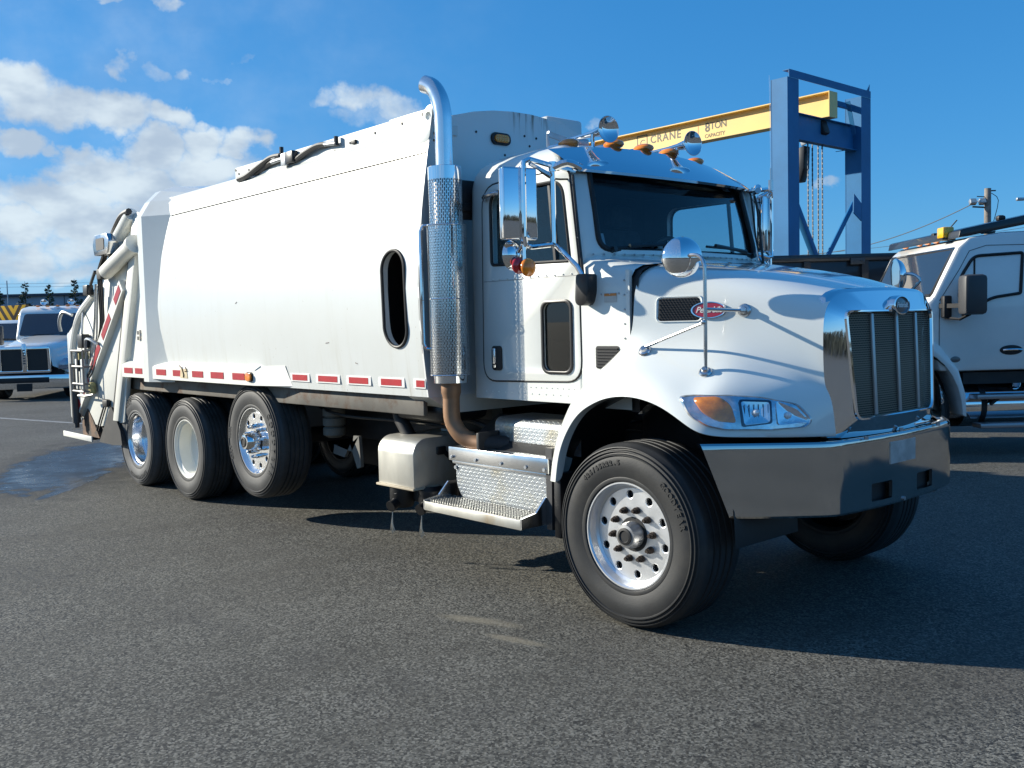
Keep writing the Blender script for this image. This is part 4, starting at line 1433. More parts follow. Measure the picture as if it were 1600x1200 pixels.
# mirror pedestal and west-coast mirrors
for s in (-1, 1):
    b = MB()
    b.prism(rpoly([(-.55, 1.82), (-.46, 1.82), (-.435, 1.91), (-.44, 2.01), (-.535, 2.01)], [.05, .04, .03, .02, .02]), s * .95, s * 1.035, bev=.012)
    b.build('mirror_pedestal', BLACK, T)
    mr = MB()
    hx, hy = -.745, s * 1.285
    hd = Matrix.Translation((hx, hy, 2.437)) @ Matrix.Rotation(s * R(16), 4, 'Z')
    mr.box(-.035, .030, -.125, .105, -.215, .215, .014, hd, 3)
    mo = mr.build('door_mirror', CHROME, T)
    b = MB().box(-.040, -.036, -.11, .09, -.195, .195, 0, hd)
    b.build('mirror_glass', mat('mirror_glass', (.8, .82, .84), .02, 1.0), mo)
    b = MB()
    b.tube([(-.66, s * .90, 2.655), (-.69, s * 1.06, 2.675), (-.70, s * 1.24, 2.70), (-.70, s * 1.29, 2.68), (-.70, s * 1.295, 2.62), (-.70, s * 1.295, 2.24), (-.70, s * 1.29, 2.19), (-.70, s * 1.24, 2.18), (-.69, s * 1.06, 2.20), (-.64, s * 1.05, 2.16), (-.54, s * 1.02, 2.06), (-.50, s * 1.0, 1.98)], .0165, 8)
    b.tube([(-.69, s * 1.06, 2.69), (-.69, s * 1.06, 2.19)], .016, 8)
    b.tube([(-.69, s * 1.06, 2.66), (-.62, s * 1.0, 2.69), (-.57, s * .93, 2.655)], .024, 8, 3)
    b.tube([(-.69, s * 1.08, 2.62), (-.70, s * 1.24, 2.675)], .012, 6)
    b.cyl((-.70, s * 1.285, 2.66), (-.745, s * 1.285, 2.63), .018, n=8)
    b.cyl((-.70, s * 1.285, 2.20), (-.745, s * 1.285, 2.24), .018, n=8)
    b.cyl((-.69, s * 1.06, 2.64), (-.69, s * 1.06, 2.70), .024, n=8)
    b.build('mirror_bracket', CHROME, T)
    b = MB()
    dm = Matrix.Translation((-.80, s * 1.30, 2.135)) @ Matrix.Rotation(R(90), 4, 'Y') @ Matrix.Rotation(R(-8), 4, 'X')
    b.lathe([(.0, .05), (.04, .046), (.07, .03), (.088, .0), (.092, -.008), (.088, -.012), (0, -.016)], 28, dm)
    b.cyl((-.77, s * 1.30, 2.14), (-.72, s * 1.295, 2.19), .012, n=8)
    b.build('convex_mirror', CHROME, T)
    b = MB()
    b.ball((-.685, s * 1.285, 2.055), .056, (.62, 1, 1), 20)
    b.build('amber_marker', AMBER, T)
    b = MB()
    b.ball((-.735, s * 1.315, 2.07), .052, (.55, 1, 1), 18)
    b.build('red_marker', REDL, T)
    b = MB()
    b.cyl((-.71, s * 1.29, 2.19), (-.71, s * 1.29, 2.08), .014, n=8)
    b.build('marker_stem', CHROME, T)
    b = MB()
    b.tube([(-.66, s * .95, 2.60), (-.72, s * 1.06, 2.61), (-.735, s * 1.24, 2.70), (-.71, s * 1.25, 2.60), (-.72, s * 1.22, 2.55)], .006, 6, 4)
    b.tube([(-.62, s * .956, 2.62), (-.60, s * .965, 2.50), (-.555, s * .965, 2.12), (-.53, s * .965, 1.95)], .009, 6, 3)
    b.build('mirror_wire', HOSE, T)
b = MB()
b.cyl((-.64, 1.20, 2.69), (-.64, 1.20, 2.85), .006, n=6)
b.tube([(-.64, 1.20, 2.85), (-.66, 1.22, 3.55)], .0012, 5)
b.cyl((-.64, 1.20, 2.68), (-.64, 1.20, 2.76), .018, n=8)
b.build('aerial', STEEL, T)

# roof equipment: visor, marker lights, horns
rows = []
for k in range(29):
    y = -.925 + 1.85 * k / 28
    q = (abs(y) / .925) ** 2.2
    xt, zt = -.80 - .07 * q, 2.878 - .060 * q
    xl, zl = -.44 - .20 * q, 2.638 + .030 * q
    xm, zm = (xt + xl) / 2 - .02, (zt + zl) / 2 + .022
    rows.append([(xt, y, zt), (xm, y, zm), (xm + (xl - xm) * .55, y, zm + (zl - zm) * .50), (xl, y, zl), (xl - .012, y, zl - .014), (xl - .09, y, zl + .004)])
vs = MB().grid(rows)
vs.build('sun_visor', CHROME, T, 50)
for y, x in ((-.66, -.965), (-.29, -.905), (0, -.89), (.29, -.905), (.66, -.965)):
    z = 2.868 + (.022 if abs(y) < .5 else 0)
    b = MB()
    b.ball((x + .02, y, z + .02), .05, (1.6, 1.2, .66), 18)
    b.build('roof_marker_light', AMBER, T)
    b = MB()
    b.ball((x - .09, y, z + .006), .055, (1.9, 1.0, .5), 16)
    b.build('marker_light_base', CHROME, T)
for y, x in ((-.54, -.70), (.33, -.70)):
    b = MB()
    hm = Matrix.Translation((x, y, 2.955)) @ Matrix.Rotation(R(90), 4, 'Y') @ Matrix.Rotation(R(8), 4, 'X')
    b.lathe([(.016, -.42), (.018, -.25), (.024, -.15), (.036, -.07), (.060, -.02), (.084, 0), (.087, .003), (.084, .004), (.07, -.008), (.05, -.020), (.025, -.030), (0, -.034)], 28, hm)
    b.cyl((x - .30, y, 2.945), (x - .30, y, 2.86), .012, n=8)
    b.cyl((x - .14, y, 2.945), (x - .14, y, 2.85), .014, n=8)
    b.build('air_horn', CHROME, T)
b = MB()
b.tube([(-1.2, -.60, 2.90), (-1.2, -.60, 3.0)], .01, 6)
b.bar((-1.2, -.60, 3.0), (-1.18, -.45, 2.97), .02, .035)
b.box(-1.25, -1.1, -.42, -.30, 2.93, 2.98, .01)
b.build('roof_bracket', GALV, T)
b = MB()
b.box(-1.60, -1.55, -.55, -.49, 2.80, 2.87, .01)
b.box(-1.70, -1.66, -1.0, -.86, 2.45, 2.72, .01)
b.box(-1.75, -1.64, -1.06, -.90, 2.50, 2.56, .01)
split(b, 'stack_bracket', CHASS, T)

# ------------------------------------------------------------------ exhaust stack
SX, SY = -1.64, -1.15
o = MB().lathe([(.115, 1.375), (.115, 2.70)], 56, Matrix.Translation((SX, SY, 0))).build('perforated_shield', PERF, T)
uvcyl(o, .115)
b = MB()
b.lathe([(.1155, 2.70), (.1155, 2.785), (.112, 2.788), (.060, 2.788)], 48, Matrix.Translation((SX, SY, 0)))
b.lathe([(.1155, 1.33), (.1155, 1.378)], 48, Matrix.Translation((SX, SY, 0)))
split(b, 'shield_band', CHROME, T)
ga = [R(-57 - 112 + 224 * k / 36) for k in range(37)]
o = MB().grid([[(SX + .136 * math.cos(a), SY + .136 * math.sin(a), z) for a in ga] for z in (1.38, 1.9, 2.40)]).build('perforated_guard', PERF, T, 60)
uvg = o.data.uv_layers.new(name='UVMap')
for p_ in o.data.polygons:
    for l_ in p_.loop_indices:
        co = o.data.vertices[o.data.loops[l_].vertex_index].co
        uvg.data[l_].uv = ((math.atan2(co.y - SY, co.x - SX) % (2 * math.pi)) * .155, co.z)
b = MB()
for z in (1.385, 1.9, 2.395):
    b.tube([(SX + .136 * math.cos(a), SY + .136 * math.sin(a), z) for a in ga], .004, 5)
b.build('guard_rim', CHROME, T, kind='stuff')
b = MB()
b.lathe([(.088, 1.40), (.088, 2.70), (.06, 2.76)], 32, Matrix.Translation((SX, SY, 0)))
b.build('muffler', mat('dull_muffler', (.22, .20, .18), .45, .8, var=.3, vscale=3), T)
b = MB()
pp = [(SX, SY, 2.72), (SX, SY, 3.06), (SX - .005, SY, 3.15), (SX - .03, SY - .005, 3.25), (SX - .085, SY - .015, 3.33), (SX - .155, SY - .03, 3.365)]
b.tube([SX_ for SX_ in pp[:2]] + [tuple(q) for q in catmull([V(q) for q in pp[1:]], 5)][1:], .060, 28, caps=False)
b.build('exhaust_pipe', ALU, T, 60)
b = MB()
b.tube([(SX - .09, SY - .012, 3.33), (SX - .152, SY - .029, 3.363)], .056, 20)
b.build('exhaust_bore', GASK, T)
b = MB()
b.tube([(SX - .06, SY - .09, 2.40), (SX - .09, SY - .13, 2.395), (SX - .10, SY - .145, 2.36), (SX - .10, SY - .145, 1.60), (SX - .09, SY - .13, 1.565), (SX - .06, SY - .09, 1.56)], .0135, 8)
b.build('stack_grab_bar', CHROME, T)
b = MB()
b.lathe([(.055, 1.40), (.06, 1.36), (.068, 1.34), (.068, 1.26), (.060, 1.235), (.058, 1.22)], 28, Matrix.Translation((SX, SY, 0)))
b.tube([(SX, SY, 1.24), (SX, SY, 1.10), (SX + .02, SY + .01, 1.03), (SX + .07, SY + .03, .965), (SX + .14, SY + .06, .93), (SX + .22, SY + .08, .915)], .058, 20, 4)
b.build('exhaust_elbow', COPPER, T, 50)
b = MB()
b.cyl((SX + .2, SY + .08, .915), (SX + .34, SY + .22, .90), .066, n=20)
b.box(SX + .24, SX + .27, SY + .01, SY + .20, .82, 1.0, .01)
b.build('pipe_flange', CHASS, T)

# ------------------------------------------------------------------ tank, drain valves, steps
prof = [(-1.20, .555), (-1.20, .80)] + [(-1.08 - .12 * math.cos(R(a)), .79 + .12 * math.sin(R(a))) for a in range(10, 91, 10)] + [(-.62, .915), (-.62, .555)]
MB().prism(prof, -2.49, -2.04, 'x', .006).build('side_tank', TANKAL, T, 40)
b = MB()
b.box(-2.505, -2.03, -1.215, -.6, .54, .556, .002)
b.build('tank_bottom_lip', mat('soiled_lip', (.5, .42, .3), .6), T)
b = MB()
b.bar((-2.028, -.93, .80), (-2.028, -.74, .62), .012, .03)
b.box(-2.035, -2.01, -1.0, -.92, .78, .84, .008)
b.build('tank_strap', BLACK, T)
MB().box(-2.47, -1.96, -1.08, -.62, .42, .54, .03).build('air_dryer', CHASS, T)
for x, y in ((-2.32, -1.10), (-2.04, -1.04)):
    b = MB()
    b.lathe([(.06, .56), (.10, .53), (.10, .44), (.07, .38), (0, .37)], 20, Matrix.Translation((x, y, 0)))
    b.cyl((x, y, .45), (x + .03, y - .14, .40), .036, .042, n=14)
    b.cyl((x + .02, y - .05, .47), (x + .03, y - .09, .50), .014, n=8)
    b.build('drain_valve', BLACK, T)
    b = MB()
    for k in range(5):
        q = (k - 2) * .006
        b.tube([(x + .03, y - .12, .385), (x + .032 + q * .3, y - .125, .33), (x + .028 + q, y - .128, .27), (x + .03 + q * 2.4, y - .125, .20 + abs(q) * 2)], .0028, 5, 3)
    b.build('frayed_cord', ROPE, T)
b = MB()
b.box(-1.72, -.745, -1.33, -1.07, .505, .525)
b.build('step_plate', TREAD, T)
b = MB()
for k in range(7):
    for j in range(36):
        x = -1.70 + j * .0262 + (.013 if k % 2 else 0)
        b.box(x, x + .013, -1.31 + k * .034, -1.31 + k * .034 + .010, .525, .537)
b.build('step_grip_teeth', TOOTH, T, kind='stuff')
b = MB()
b.box(-1.725, -.74, -1.345, -1.33, .465, .526, .003)
b.build('step_lip', TANKAL, T)
b = MB()
for x in (-1.725, -.74):
    b.prism([(-1.345, .47), (-1.345, .535), (-1.22, .555), (-1.135, .64), (-1.05, .64), (-1.05, .47)], x - .006, x + .006, 'x')
split(b, 'step_bracket', ALU, T)
b = MB()
b.add(plate(rpoly([(-1.665, .80), (-1.655, .62), (-1.60, .53), (-.745, .53), (-.745, .80)], [0, .03, .05, 0, 0]), (), .008), Matrix.Translation((0, -1.105, 0)) @ XZ)
b.build('step_riser', DIAM, T)
b = MB()
b.box(-1.695, -.70, -1.145, -1.10, .79, .885, .003)
b.box(-1.69, -.72, -1.118, -1.10, .765, .787, .002)
split(b, 'step_edge_strip', ALU, T)
b = MB()
for x in (-1.66, -1.40, -1.14, -.90, -.73):
    b.cyl((x, -1.148, .815), (x, -1.156, .815), .012, n=8)
for x in (-1.655, -.755):
    b.cyl((x, -1.108, .74), (x, -1.122, .74), .014, n=8)
for x in (-1.34, -1.2, -1.05, -.9, -.75):
    b.cyl((x, -.955, .915), (x, -.967, .915), .012, n=8)
b.build('step_bolt', GALV, T, kind='stuff')
MB().box(-1.69, -.70, -1.11, -.90, .872, .882).build('step_plate', DIAM, T)
rows = []
for k in range(8):
    a = R(90 * k / 7)
    rows.append([(x, -.89 - .06 * math.cos(a), 1.03 + .06 * math.sin(a)) for x in (-1.42, -.60)])
rows = [[(x, -.952, .885) for x in (-1.42, -.60)]] + rows + [[(x, -.60, 1.092) for x in (-1.42, -.60)]]
MB().grid(rows).build('step_riser', DIAM, T, 60)
b = MB()
b.prism([(-1.08, .48), (-1.08, .86), (-.7, 1.08), (-.7, .48)], -1.66, -.72, 'x')
b.build('step_box', CHASS, T)
MB().prism([(-.735, .44), (-.69, .44), (-.68, .95), (-.735, .95)], -1.13, -1.02).build('step_end_plate', GREYP, T)

# ------------------------------------------------------------------ hood and fenders: one sub-divided cage
def hw(x):
    return .962 - .333 * (x + .14)


def lipz(x):
    return lerp_table([(-.14, 1.295), (0, 1.313), (.15, 1.298), (.25, 1.262), (.32, 1.223), (.42, 1.162), (.5, 1.095)], x)


def top5(x, drop=0.0):
    w_ = hw(x)
    t_ = lerp_table([(-.14, 2.088), (.1, 2.052), (.35, 2.012), (.6, 1.955), (.86, 1.872)], x)
    return [(x, 0, t_), (x, .45 * w_, t_ - .008), (x, .84 * w_, t_ - .035), (x, .985 * w_, t_ - .125)]


G = []     # rows of (x, yy, z), 11 columns: 4 top + side mid + crease + fender top + shoulder + lip + return + inner
def row(x, side, crease, ftop, shl, lip, ret):
    G.append(top5(x) + [side, crease, ftop, shl, lip, ret])


for x in (-.14, .05, .25, .40):
    w_ = hw(x)
    zl = lipz(x)
    k = (x + .14) / .54
    cz = 1.60 - .03 * k
    G.append(top5(x) + [(x, w_ + .004, 1.78), (x, w_ + .018, cz), (x, (w_ + 1.19) / 2 + .01, cz - .105 - .035 * k), (x, 1.165, zl + .115 - .015 * k), (x, 1.205, zl), (x, 1.14, zl - .002)])
for (x, side, cr, ft, sh, lp, rt) in (
        (.55, (.55, hw(.55) + .003, 1.74), (.545, .75, 1.50), (.51, 1.00, 1.415), (.485, 1.14, 1.28), (.50, 1.175, 1.108), (.46, 1.11, 1.108)),
        (.67, (.67, hw(.67) + .003, 1.70), (.66, .71, 1.455), (.635, .885, 1.395), (.65, .995, 1.295), (.665, 1.01, 1.102), (.62, .96, 1.102)),
        (.77, (.77, hw(.77) + .003, 1.66), (.765, .67, 1.425), (.765, .755, 1.38), (.80, .835, 1.29), (.815, .845, 1.098), (.77, .80, 1.098)),
        (.87, (.87, hw(.87) + .002, 1.62), (.875, .630, 1.36), (.90, .628, 1.33), (.925, .622, 1.26), (.935, .612, 1.090), (.90, .58, 1.090))):
    G.append(top5(x) + [side, cr, ft, sh, lp, rt])
REAR = [[(-.68, .955, .76), (-.675, 1.15, .76), (-.635, 1.195, .762), (-.575, 1.205, .764), (-.575, 1.14, .764)],
        [(-.66, .955, 1.01), (-.645, 1.14, 1.0), (-.60, 1.195, .985), (-.545, 1.205, .97), (-.545, 1.14, .97)],
        [(-.535, .96, 1.32), (-.51, 1.13, 1.29), (-.455, 1.195, 1.225), (-.405, 1.205, 1.175), (-.405, 1.14, 1.175)],
        [(-.36, .975, 1.475), (-.335, 1.12, 1.41), (-.30, 1.185, 1.33), (-.27, 1.205, 1.247), (-.27, 1.14, 1.247)]]


def hood_cage():
    bm = bmesh.new()
    vd = {}

    def vv(p, s):
        key = (round(p[0], 4), round(s * p[1], 4), round(p[2], 4))
        if key not in vd:
            vd[key] = bm.verts.new(key)
        return vd[key]
    for s in (-1, 1):
        def quad(a, b_, c_, d_):
            q = [vv(a, s), vv(b_, s), vv(c_, s), vv(d_, s)]
            if s > 0:
                q.reverse()
            bm.faces.new(q)
        for i in range(len(G) - 1):
            for j in range(len(G[0]) - 1):
                quad(G[i][j], G[i + 1][j], G[i + 1][j + 1], G[i][j + 1])
        rr_ = REAR + [G[0][5:10]]
        for i in range(len(rr_) - 1):
            for j in range(4):
                quad(rr_[i][j], rr_[i + 1][j], rr_[i + 1][j + 1], rr_[i][j + 1])
    bmesh.ops.recalc_face_normals(bm, faces=bm.faces[:])
    cl = bm.edges.layers.float.new('crease_edge')
    lipset = {(round(q[8][0], 4), round(q[8][1], 4)) for q in G} | {(round(q[3][0], 4), round(q[3][1], 4)) for q in REAR}
    for e in bm.edges:
        if all((round(v_.co.x, 4), round(abs(v_.co.y), 4)) in lipset for v_ in e.verts):
            e[cl] = .75
    return bm


me = bpy.data.meshes.new('hood')
bmh = hood_cage()
bmh.to_mesh(me)
bmh.free()
hood = link('hood', me, HOODW, T, 180)
sd_ = hood.modifiers.new('s', 'SUBSURF')
sd_.levels = sd_.render_levels = 3
bake(hood)
hood.data.polygons.foreach_set('use_smooth', [True] * len(hood.data.polygons))
hood.data.set_sharp_from_angle(angle=R(60))
hb = bmesh.new()
hb.from_mesh(hood.data)
BV = BVHTree.FromBMesh(hb)
hb.free()


def hit(o_, dr):
    h = BV.ray_cast(V(o_), V(dr).normalized())
    return h[0], h[1]


def drape(outl, o3, dx, dz, nrm, rings, off, closed=True):
    """rings of an outline (2D) laid on the hood surface; off(rho) = stand-off"""
    cx = sum(p[0] for p in outl) / len(outl)
    cz = sum(p[1] for p in outl) / len(outl)
    rows_ = []
    for rho in rings:
        rw = []
        for (a, b_) in outl:
            a2, b2 = cx + (a - cx) * rho, cz + (b_ - cz) * rho
            st = V(o3) + V(dx) * a2 + V(dz) * b2 + V(nrm) * .5
            h, _n = hit(st, -V(nrm))
            if h is None:
                h = st - V(nrm) * .5
            rw.append(h + V(nrm) * off(rho))
        rows_.append(rw)
    return MB().grid(rows_, closed_v=True)


def mirror_y(o, name, parent):
    me2 = o.data.copy()
    me2.transform(Matrix.Diagonal((1, -1, 1, 1)))
    me2.flip_normals()
    o2 = bpy.data.objects.new(name, me2)
    COL.objects.link(o2)
    o2.parent = parent
    return o2


# headlights draped on the fender corner
HO, HX, HZ, HN = (.6, -1.05, 0), (.702, .712, 0), (0, 0, 1), V((.712, -.702, 0))
h_out = rpoly([(-.268, 1.318), (-.222, 1.212), (-.148, 1.166), (-.049, 1.144), (.196, 1.139), (.39, 1.147), (.425, 1.185), (.344, 1.272), (.149, 1.313), (-.015, 1.325), (-.18, 1.326)], [.03, .03, .02, .02, .02, .03, .03, .03, .03, .02, .02], 3)
rg = [1.0, .97, .93, .7, .4, .1, .001]
hl = drape(h_out, HO, HX, HZ, HN, rg, lambda q: .002 if q >= .99 else (.012 if q > .95 else .006)).build('headlight', LENSW, T, 25)
am_ = rpoly([(-.200, 1.312), (-.065, 1.318), (-.005, 1.275), (.018, 1.18), (-.085, 1.19), (-.160, 1.237)], [.03, .03, .03, .02, .03, .03], 4)
b = MB()
for (a, z, r_) in ((.118, 1.233, .020), (.285, 1.215, .018)):
    h_, _n = hit(V(HO) + V(HX) * a + V((0, 0, z)) + HN * .5, -HN)
    b.ball(h_ + HN * .016, r_, (1, 1, 1), 12)
split(b, 'bulb', mat('bulb_glass', (.9, .9, .9), .05, .2, coat=1), hl)
b = MB()
for k in range(6):
    a = .06 + .024 * k
    h_, _n = hit(V(HO) + V(HX) * a + V((0, 0, 1.233)) + HN * .5, -HN)
    b.bar(h_ + HN * .014 + V((0, 0, -.042)), h_ + HN * .014 + V((0, 0, .042)), .003, .004, tuple(HN))
b.build('reflector_rib', mat('lamp_frame', (.03, .05, .09), .2, .6), hl, kind='stuff')
amo = drape(am_, HO, HX, HZ, HN, [1, .95, .7, .4, .1, .001], lambda q: .008 if q >= .99 else .022).build('turn_signal', AMBER, hl, 60)
lb_ = rpoly([(.032, 1.302), (.20, 1.294), (.20, 1.175), (.045, 1.160)], .015, 3)
drape(lb_, HO, HX, HZ, HN, [1, .93, .88], lambda q: .020).build('low_beam_frame', mat('lamp_frame', (.03, .05, .09), .2, .6), hl)
lbi = [(a * .86 + .118 * .14, b_ * .84 + 1.233 * .16) for a, b_ in lb_]
drape(lbi, HO, HX, HZ, HN, [1, .9, .8, .6, .4, .2, .001], lambda q: .008 + .011 * q * q).build('low_beam', CHROME, hl, 60)
hb_ = rpoly([(.222, 1.290), (.33, 1.245), (.395, 1.178), (.228, 1.165)], .02, 3)
drape(hb_, HO, HX, HZ, HN, [1, .9, .8, .6, .4, .2, .001], lambda q: .008 + .011 * q * q).build('high_beam', CHROME, hl, 60)
lens = drape(h_out, HO, HX, HZ, HN, [.97, .9, .6, .3, .001], lambda q: .014 if q > .95 else .034).build('headlight_lens', LENS, hl, 60)
hl2 = mirror_y(hl, 'headlight', T)
for ch in list(hl.children):
    mirror_y(ch, ch.name.split('.')[0], hl2)

# side intake, emblem, hood mirror feet
HSX = V((.949, .316, 0))
for s in (-1,):
    HSO, HSN = (.0, -.915, 0), V((.316, -.949, 0))
    it = rrect(.0, .255, 1.715, 1.848, .025, 4)
    drape(it, HSO, HSX, HZ, HSN, [1.10, 1.06, 1.0, .97], lambda q: .001 if q > 1.08 else .008 if q > 1.03 else .004).build('intake_rim', HOODW, T, 60)
    io = drape(it, HSO, HSX, HZ, HSN, [1, .7, .4, .001], lambda q: .004).build('hood_intake', GASK, T)
    ib = MB()
    for k in range(9):
        z = 1.727 + k * .0135
        for j in range(13):
            a = .012 + j * .0185 + (.009 if k % 2 else 0)
            h, _n = hit(V(HSO) + HSX * a + V((0, 0, z)) + HSN * .4, -HSN)
            if h:
                ib.cyl(h + HSN * .004, h + HSN * .0075, .0062, .005, n=6)
    ib.build('intake_mesh', BLACK, io)
    el_ = circ(.302, 1.772, .103, 40, .047)
    ob = drape(el_, HSO, HSX, HZ, HSN, [1, .98, .90, .88], lambda q: .004 if q > .99 or q < .89 else .014).build('hood_emblem', CHROME, T, 40)
    drape(circ(.302, 1.772, .092, 40, .040), HSO, HSX, HZ, HSN, [1, .6, .3, .001], lambda q: .010).build('emblem_field', BADGER, ob)
    h, _n = hit(V(HSO) + HSX * .302 + V((0, 0, 1.772)) + HSN * .4, -HSN)
    tb = text('Peterbilt', .047, .001, .35, .92, .0006)
    MB().add(tb, frame(h + HSN * .0125, HSX, (0, 0, 1))).build('emblem_script', mat('pale_enamel', (.8, .78, .74), .4), ob)
    o2 = mirror_y(ob, 'hood_emblem', T)

for s in (-1, 1):
    def fl(x, y):
        h = BV.ray_cast(V((x, y * s, 2.6)), V((0, 0, -1)))
        return h[0], h[1]
    f1, n1 = fl(.385, .99)
    f2, n2 = fl(-.03, 1.0)
    hh = BV.ray_cast(V((.475, -s * -1.3 if s > 0 else -1.3, 1.764)), V((0, -s, 0)))
    f3, n3 = hh[0], hh[1]
    b = MB()
    for (p_, nn_) in ((f1, n1), (f2, n2), (f3, n3)):
        nn_ = nn_ if nn_.dot(V((.2, s, .6))) > 0 else -nn_
        q = nn_.to_track_quat('Z', 'Y').to_matrix().to_4x4()
        q.translation = p_
        b.lathe([(.036, -.004), (.037, .006), (.031, .014), (.020, .018), (.016, .032), (.0, .036)], 20, q)
    J = V((.388, s * .99, 1.775))
    ex, ez = (0, 0) if s < 0 else (.235, -.085)      # far mirror moved forward and down to its position in image pixels
    b.tube([f1 + V((0, 0, .02)), (.388, s * .99, 1.62), (.388 + ex * .7, s * .99, 1.95 + ez), (.382 + ex, s * .99, 2.02 + ez), (.35 + ex, s * .985, 2.06 + ez), (.30 + ex, s * .985, 2.07 + ez), (.25 + ex, s * .975, 2.065 + ez)], .0105, 8, 3)
    b.tube([J, f3 + V((0, s * .02, 0))], .0095, 8)
    b.tube([J + V((0, 0, -.07)), f2 + V((0, 0, .025))], .009, 8)
    b.cyl(f1 + V((0, 0, .02)), f1 + V((.002, 0, .16)), .0075, n=8)
    b.ball(J + V((-.01, 0, -.07)), .02, n=10)
    b.build('hood_mirror_post', STEEL, T)
    b = MB()
    axn = V((.72, s * -.0 + s * .69, .05)) if s < 0 else V((.72, .69, .05))
    axn = V((.74, s * .67, .03)).normalized()
    q = axn.to_track_quat('Z', 'Y').to_matrix().to_4x4()
    q.translation = V((.235 + ex, s * (.985 if s < 0 else 1.02), 2.065 + ez))
    b.lathe([(0, .034), (.03, .032), (.06, .024), (.09, .008), (.105, -.012), (.112, -.024), (.110, -.032), (.09, -.034), (0, -.03)], 40, q)
    b.build('hood_mirror', CHROME, T, 50)

# ------------------------------------------------------------------ grille surround, grille, bumper
def nose(y, z):
    return .965 - .05 * (abs(y) / .5) ** 2 + (1.74 - z) * .045


def ringpts(hw_t, hw_b, zt, zb, r_, n=8, crown=0.0):
    pts = rpoly([(-hw_b, zb), (hw_b, zb), (hw_t, zt), (-hw_t, zt)], r_, n)
    out_ = []
    for i in range(len(pts)):
        a, b_ = pts[i], pts[(i + 1) % len(pts)]
        k = max(1, int(math.hypot(b_[0] - a[0], b_[1] - a[1]) / .05))
        for j in range(k):
            y, z = a[0] + (b_[0] - a[0]) * j / k, a[1] + (b_[1] - a[1]) * j / k
            out_.append((y, z + (crown * (1 - (y / hw_t) ** 2) if z > (zt + zb) / 2 else 0)))
    return out_


base = ringpts(.475, .425, 1.735, 1.175, .05)


def resamp(poly, ref):
    """points on poly at the same angles as ref (both about the grille centre)"""
    cz = 1.45
    out_ = []
    k = len(poly)
    for (y, z) in ref:
        d_ = V((y, z - cz)).normalized()
        best = None
        for i in range(k):
            a, b_ = V((poly[i][0], poly[i][1] - cz)), V((poly[(i + 1) % k][0], poly[(i + 1) % k][1] - cz))
            e_ = b_ - a
            den = d_.x * e_.y - d_.y * e_.x
            if abs(den) < 1e-9:
                continue
            t_ = (a.x * e_.y - a.y * e_.x) / den
            u_ = (a.x * d_.y - a.y * d_.x) / den
            if t_ > 0 and -1e-6 <= u_ <= 1 + 1e-6 and (best is None or t_ > best):
                best = t_
        out_.append((d_.x * best, cz + d_.y * best))
    return out_


outer = resamp(ringpts(.60, .555, 1.835, 1.070, [.05, .05, .17, .17], 8, .022), base)
outer2 = resamp(ringpts(.618, .60, 1.853, 1.058, [.05, .05, .19, .19], 8, .022), base)
mid = [((a[0] * .55 + b_[0] * .45), (a[1] * .55 + b_[1] * .45)) for a, b_ in zip(base, outer)]
loops = [[(nose(y, z) - .03, y, z) for y, z in base], [(nose(y, z) + .002, y, z) for y, z in base], [(nose(y * .98, z) + .010, y * 1.02, 1.45 + (z - 1.45) * 1.02) for y, z in base], [(nose(y * .98, z) + .008, y * 1.055, 1.45 + (z - 1.45) * 1.05) for y, z in base], [(nose(y * .98, z) - .004, y * 1.06, 1.45 + (z - 1.45) * 1.056) for y, z in base],
         [(nose(y, z) - .030, y, z) for y, z in outer], [(nose(y, z) - .052, y, z) for y, z in outer2], [(nose(y, z) - .085, y * 1.006, z + (.004 if z > 1.5 else 0)) for y, z in outer2], [(.80 + (1.8 - z) * .09, y * .99, z - (.02 if z > 1.5 else 0)) for y, z in outer2]]
MB().grid(loops, closed_v=True).build('grille_surround', CHROME, T, 30)
mz = resamp(base, base)
o = None
gb = MB()
rows = []
for i in range(13):
    z = 1.155 + .60 * i / 12
    rows.append([(nose(y, z) - .022, y, z) for y in [(-.485 + .97 * j / 20) for j in range(21)]])
gb.grid(rows)
o = gb.build('grille_mesh', MESHP, T)
uv = o.data.uv_layers.new(name='UVMap')
for p in o.data.polygons:
    for l in p.loop_indices:
        co = o.data.vertices[o.data.loops[l].vertex_index].co
        uv.data[l].uv = (co.z, co.y)
b = MB()
for k in range(47):
    z = 1.172 + k * .0122
    ys = [(-.478 + .956 * j / 8) for j in range(9)]
    b.grid([[(nose(y, z) - .017, y, z + dz) for y in ys] for dz in (0, .0055)])
b.build('grille_wires', mat('dusty_grille_wire', (.21, .18, .135), .5, .2), T, kind='stuff')
MB().box(.84, .86, -.50, .50, 1.12, 1.76).build('radiator', mat('radiator_core', (.02, .018, .016), .6, var=.3, vscale=30), T)
for y in (-.25, 0, .25):
    b = MB()
    b.bar((nose(y, 1.18) - .012, y * .985, 1.18), (nose(y, 1.73) - .012, y, 1.73), .025, .014, (1, 0, 0), .003)
    b.build('grille_bar', mat('satin_bar_metal', (.55, .54, .52), .42, .7), T)
cen = V((nose(0, 1.77) + .012, 0, 1.772))
fx = frame(cen, (0, 1, 0), (-.05, 0, 1))
b = MB()
b.lathe([(1, -.03), (1, .0), (.95, .014), (.84, .016), (.82, .006)], 48, fx @ Matrix.Diagonal((.096, .056, 1, 1)))
bo = b.build('nose_badge', CHROME, T, 50)
b = MB()
b.lathe([(.82, .006), (.5, .012), (0, .014)], 40, fx @ Matrix.Diagonal((.096, .056, 1, 1)))
b.build('badge_field', BADGEG, bo, 60)
MB().add(text('Peterbilt', .040, .001, .35, .92, .0006), fx @ Matrix.Translation((0, 0, .0145))).build('badge_script', mat('pale_enamel', (.8, .78, .74), .4), bo)
b = MB()
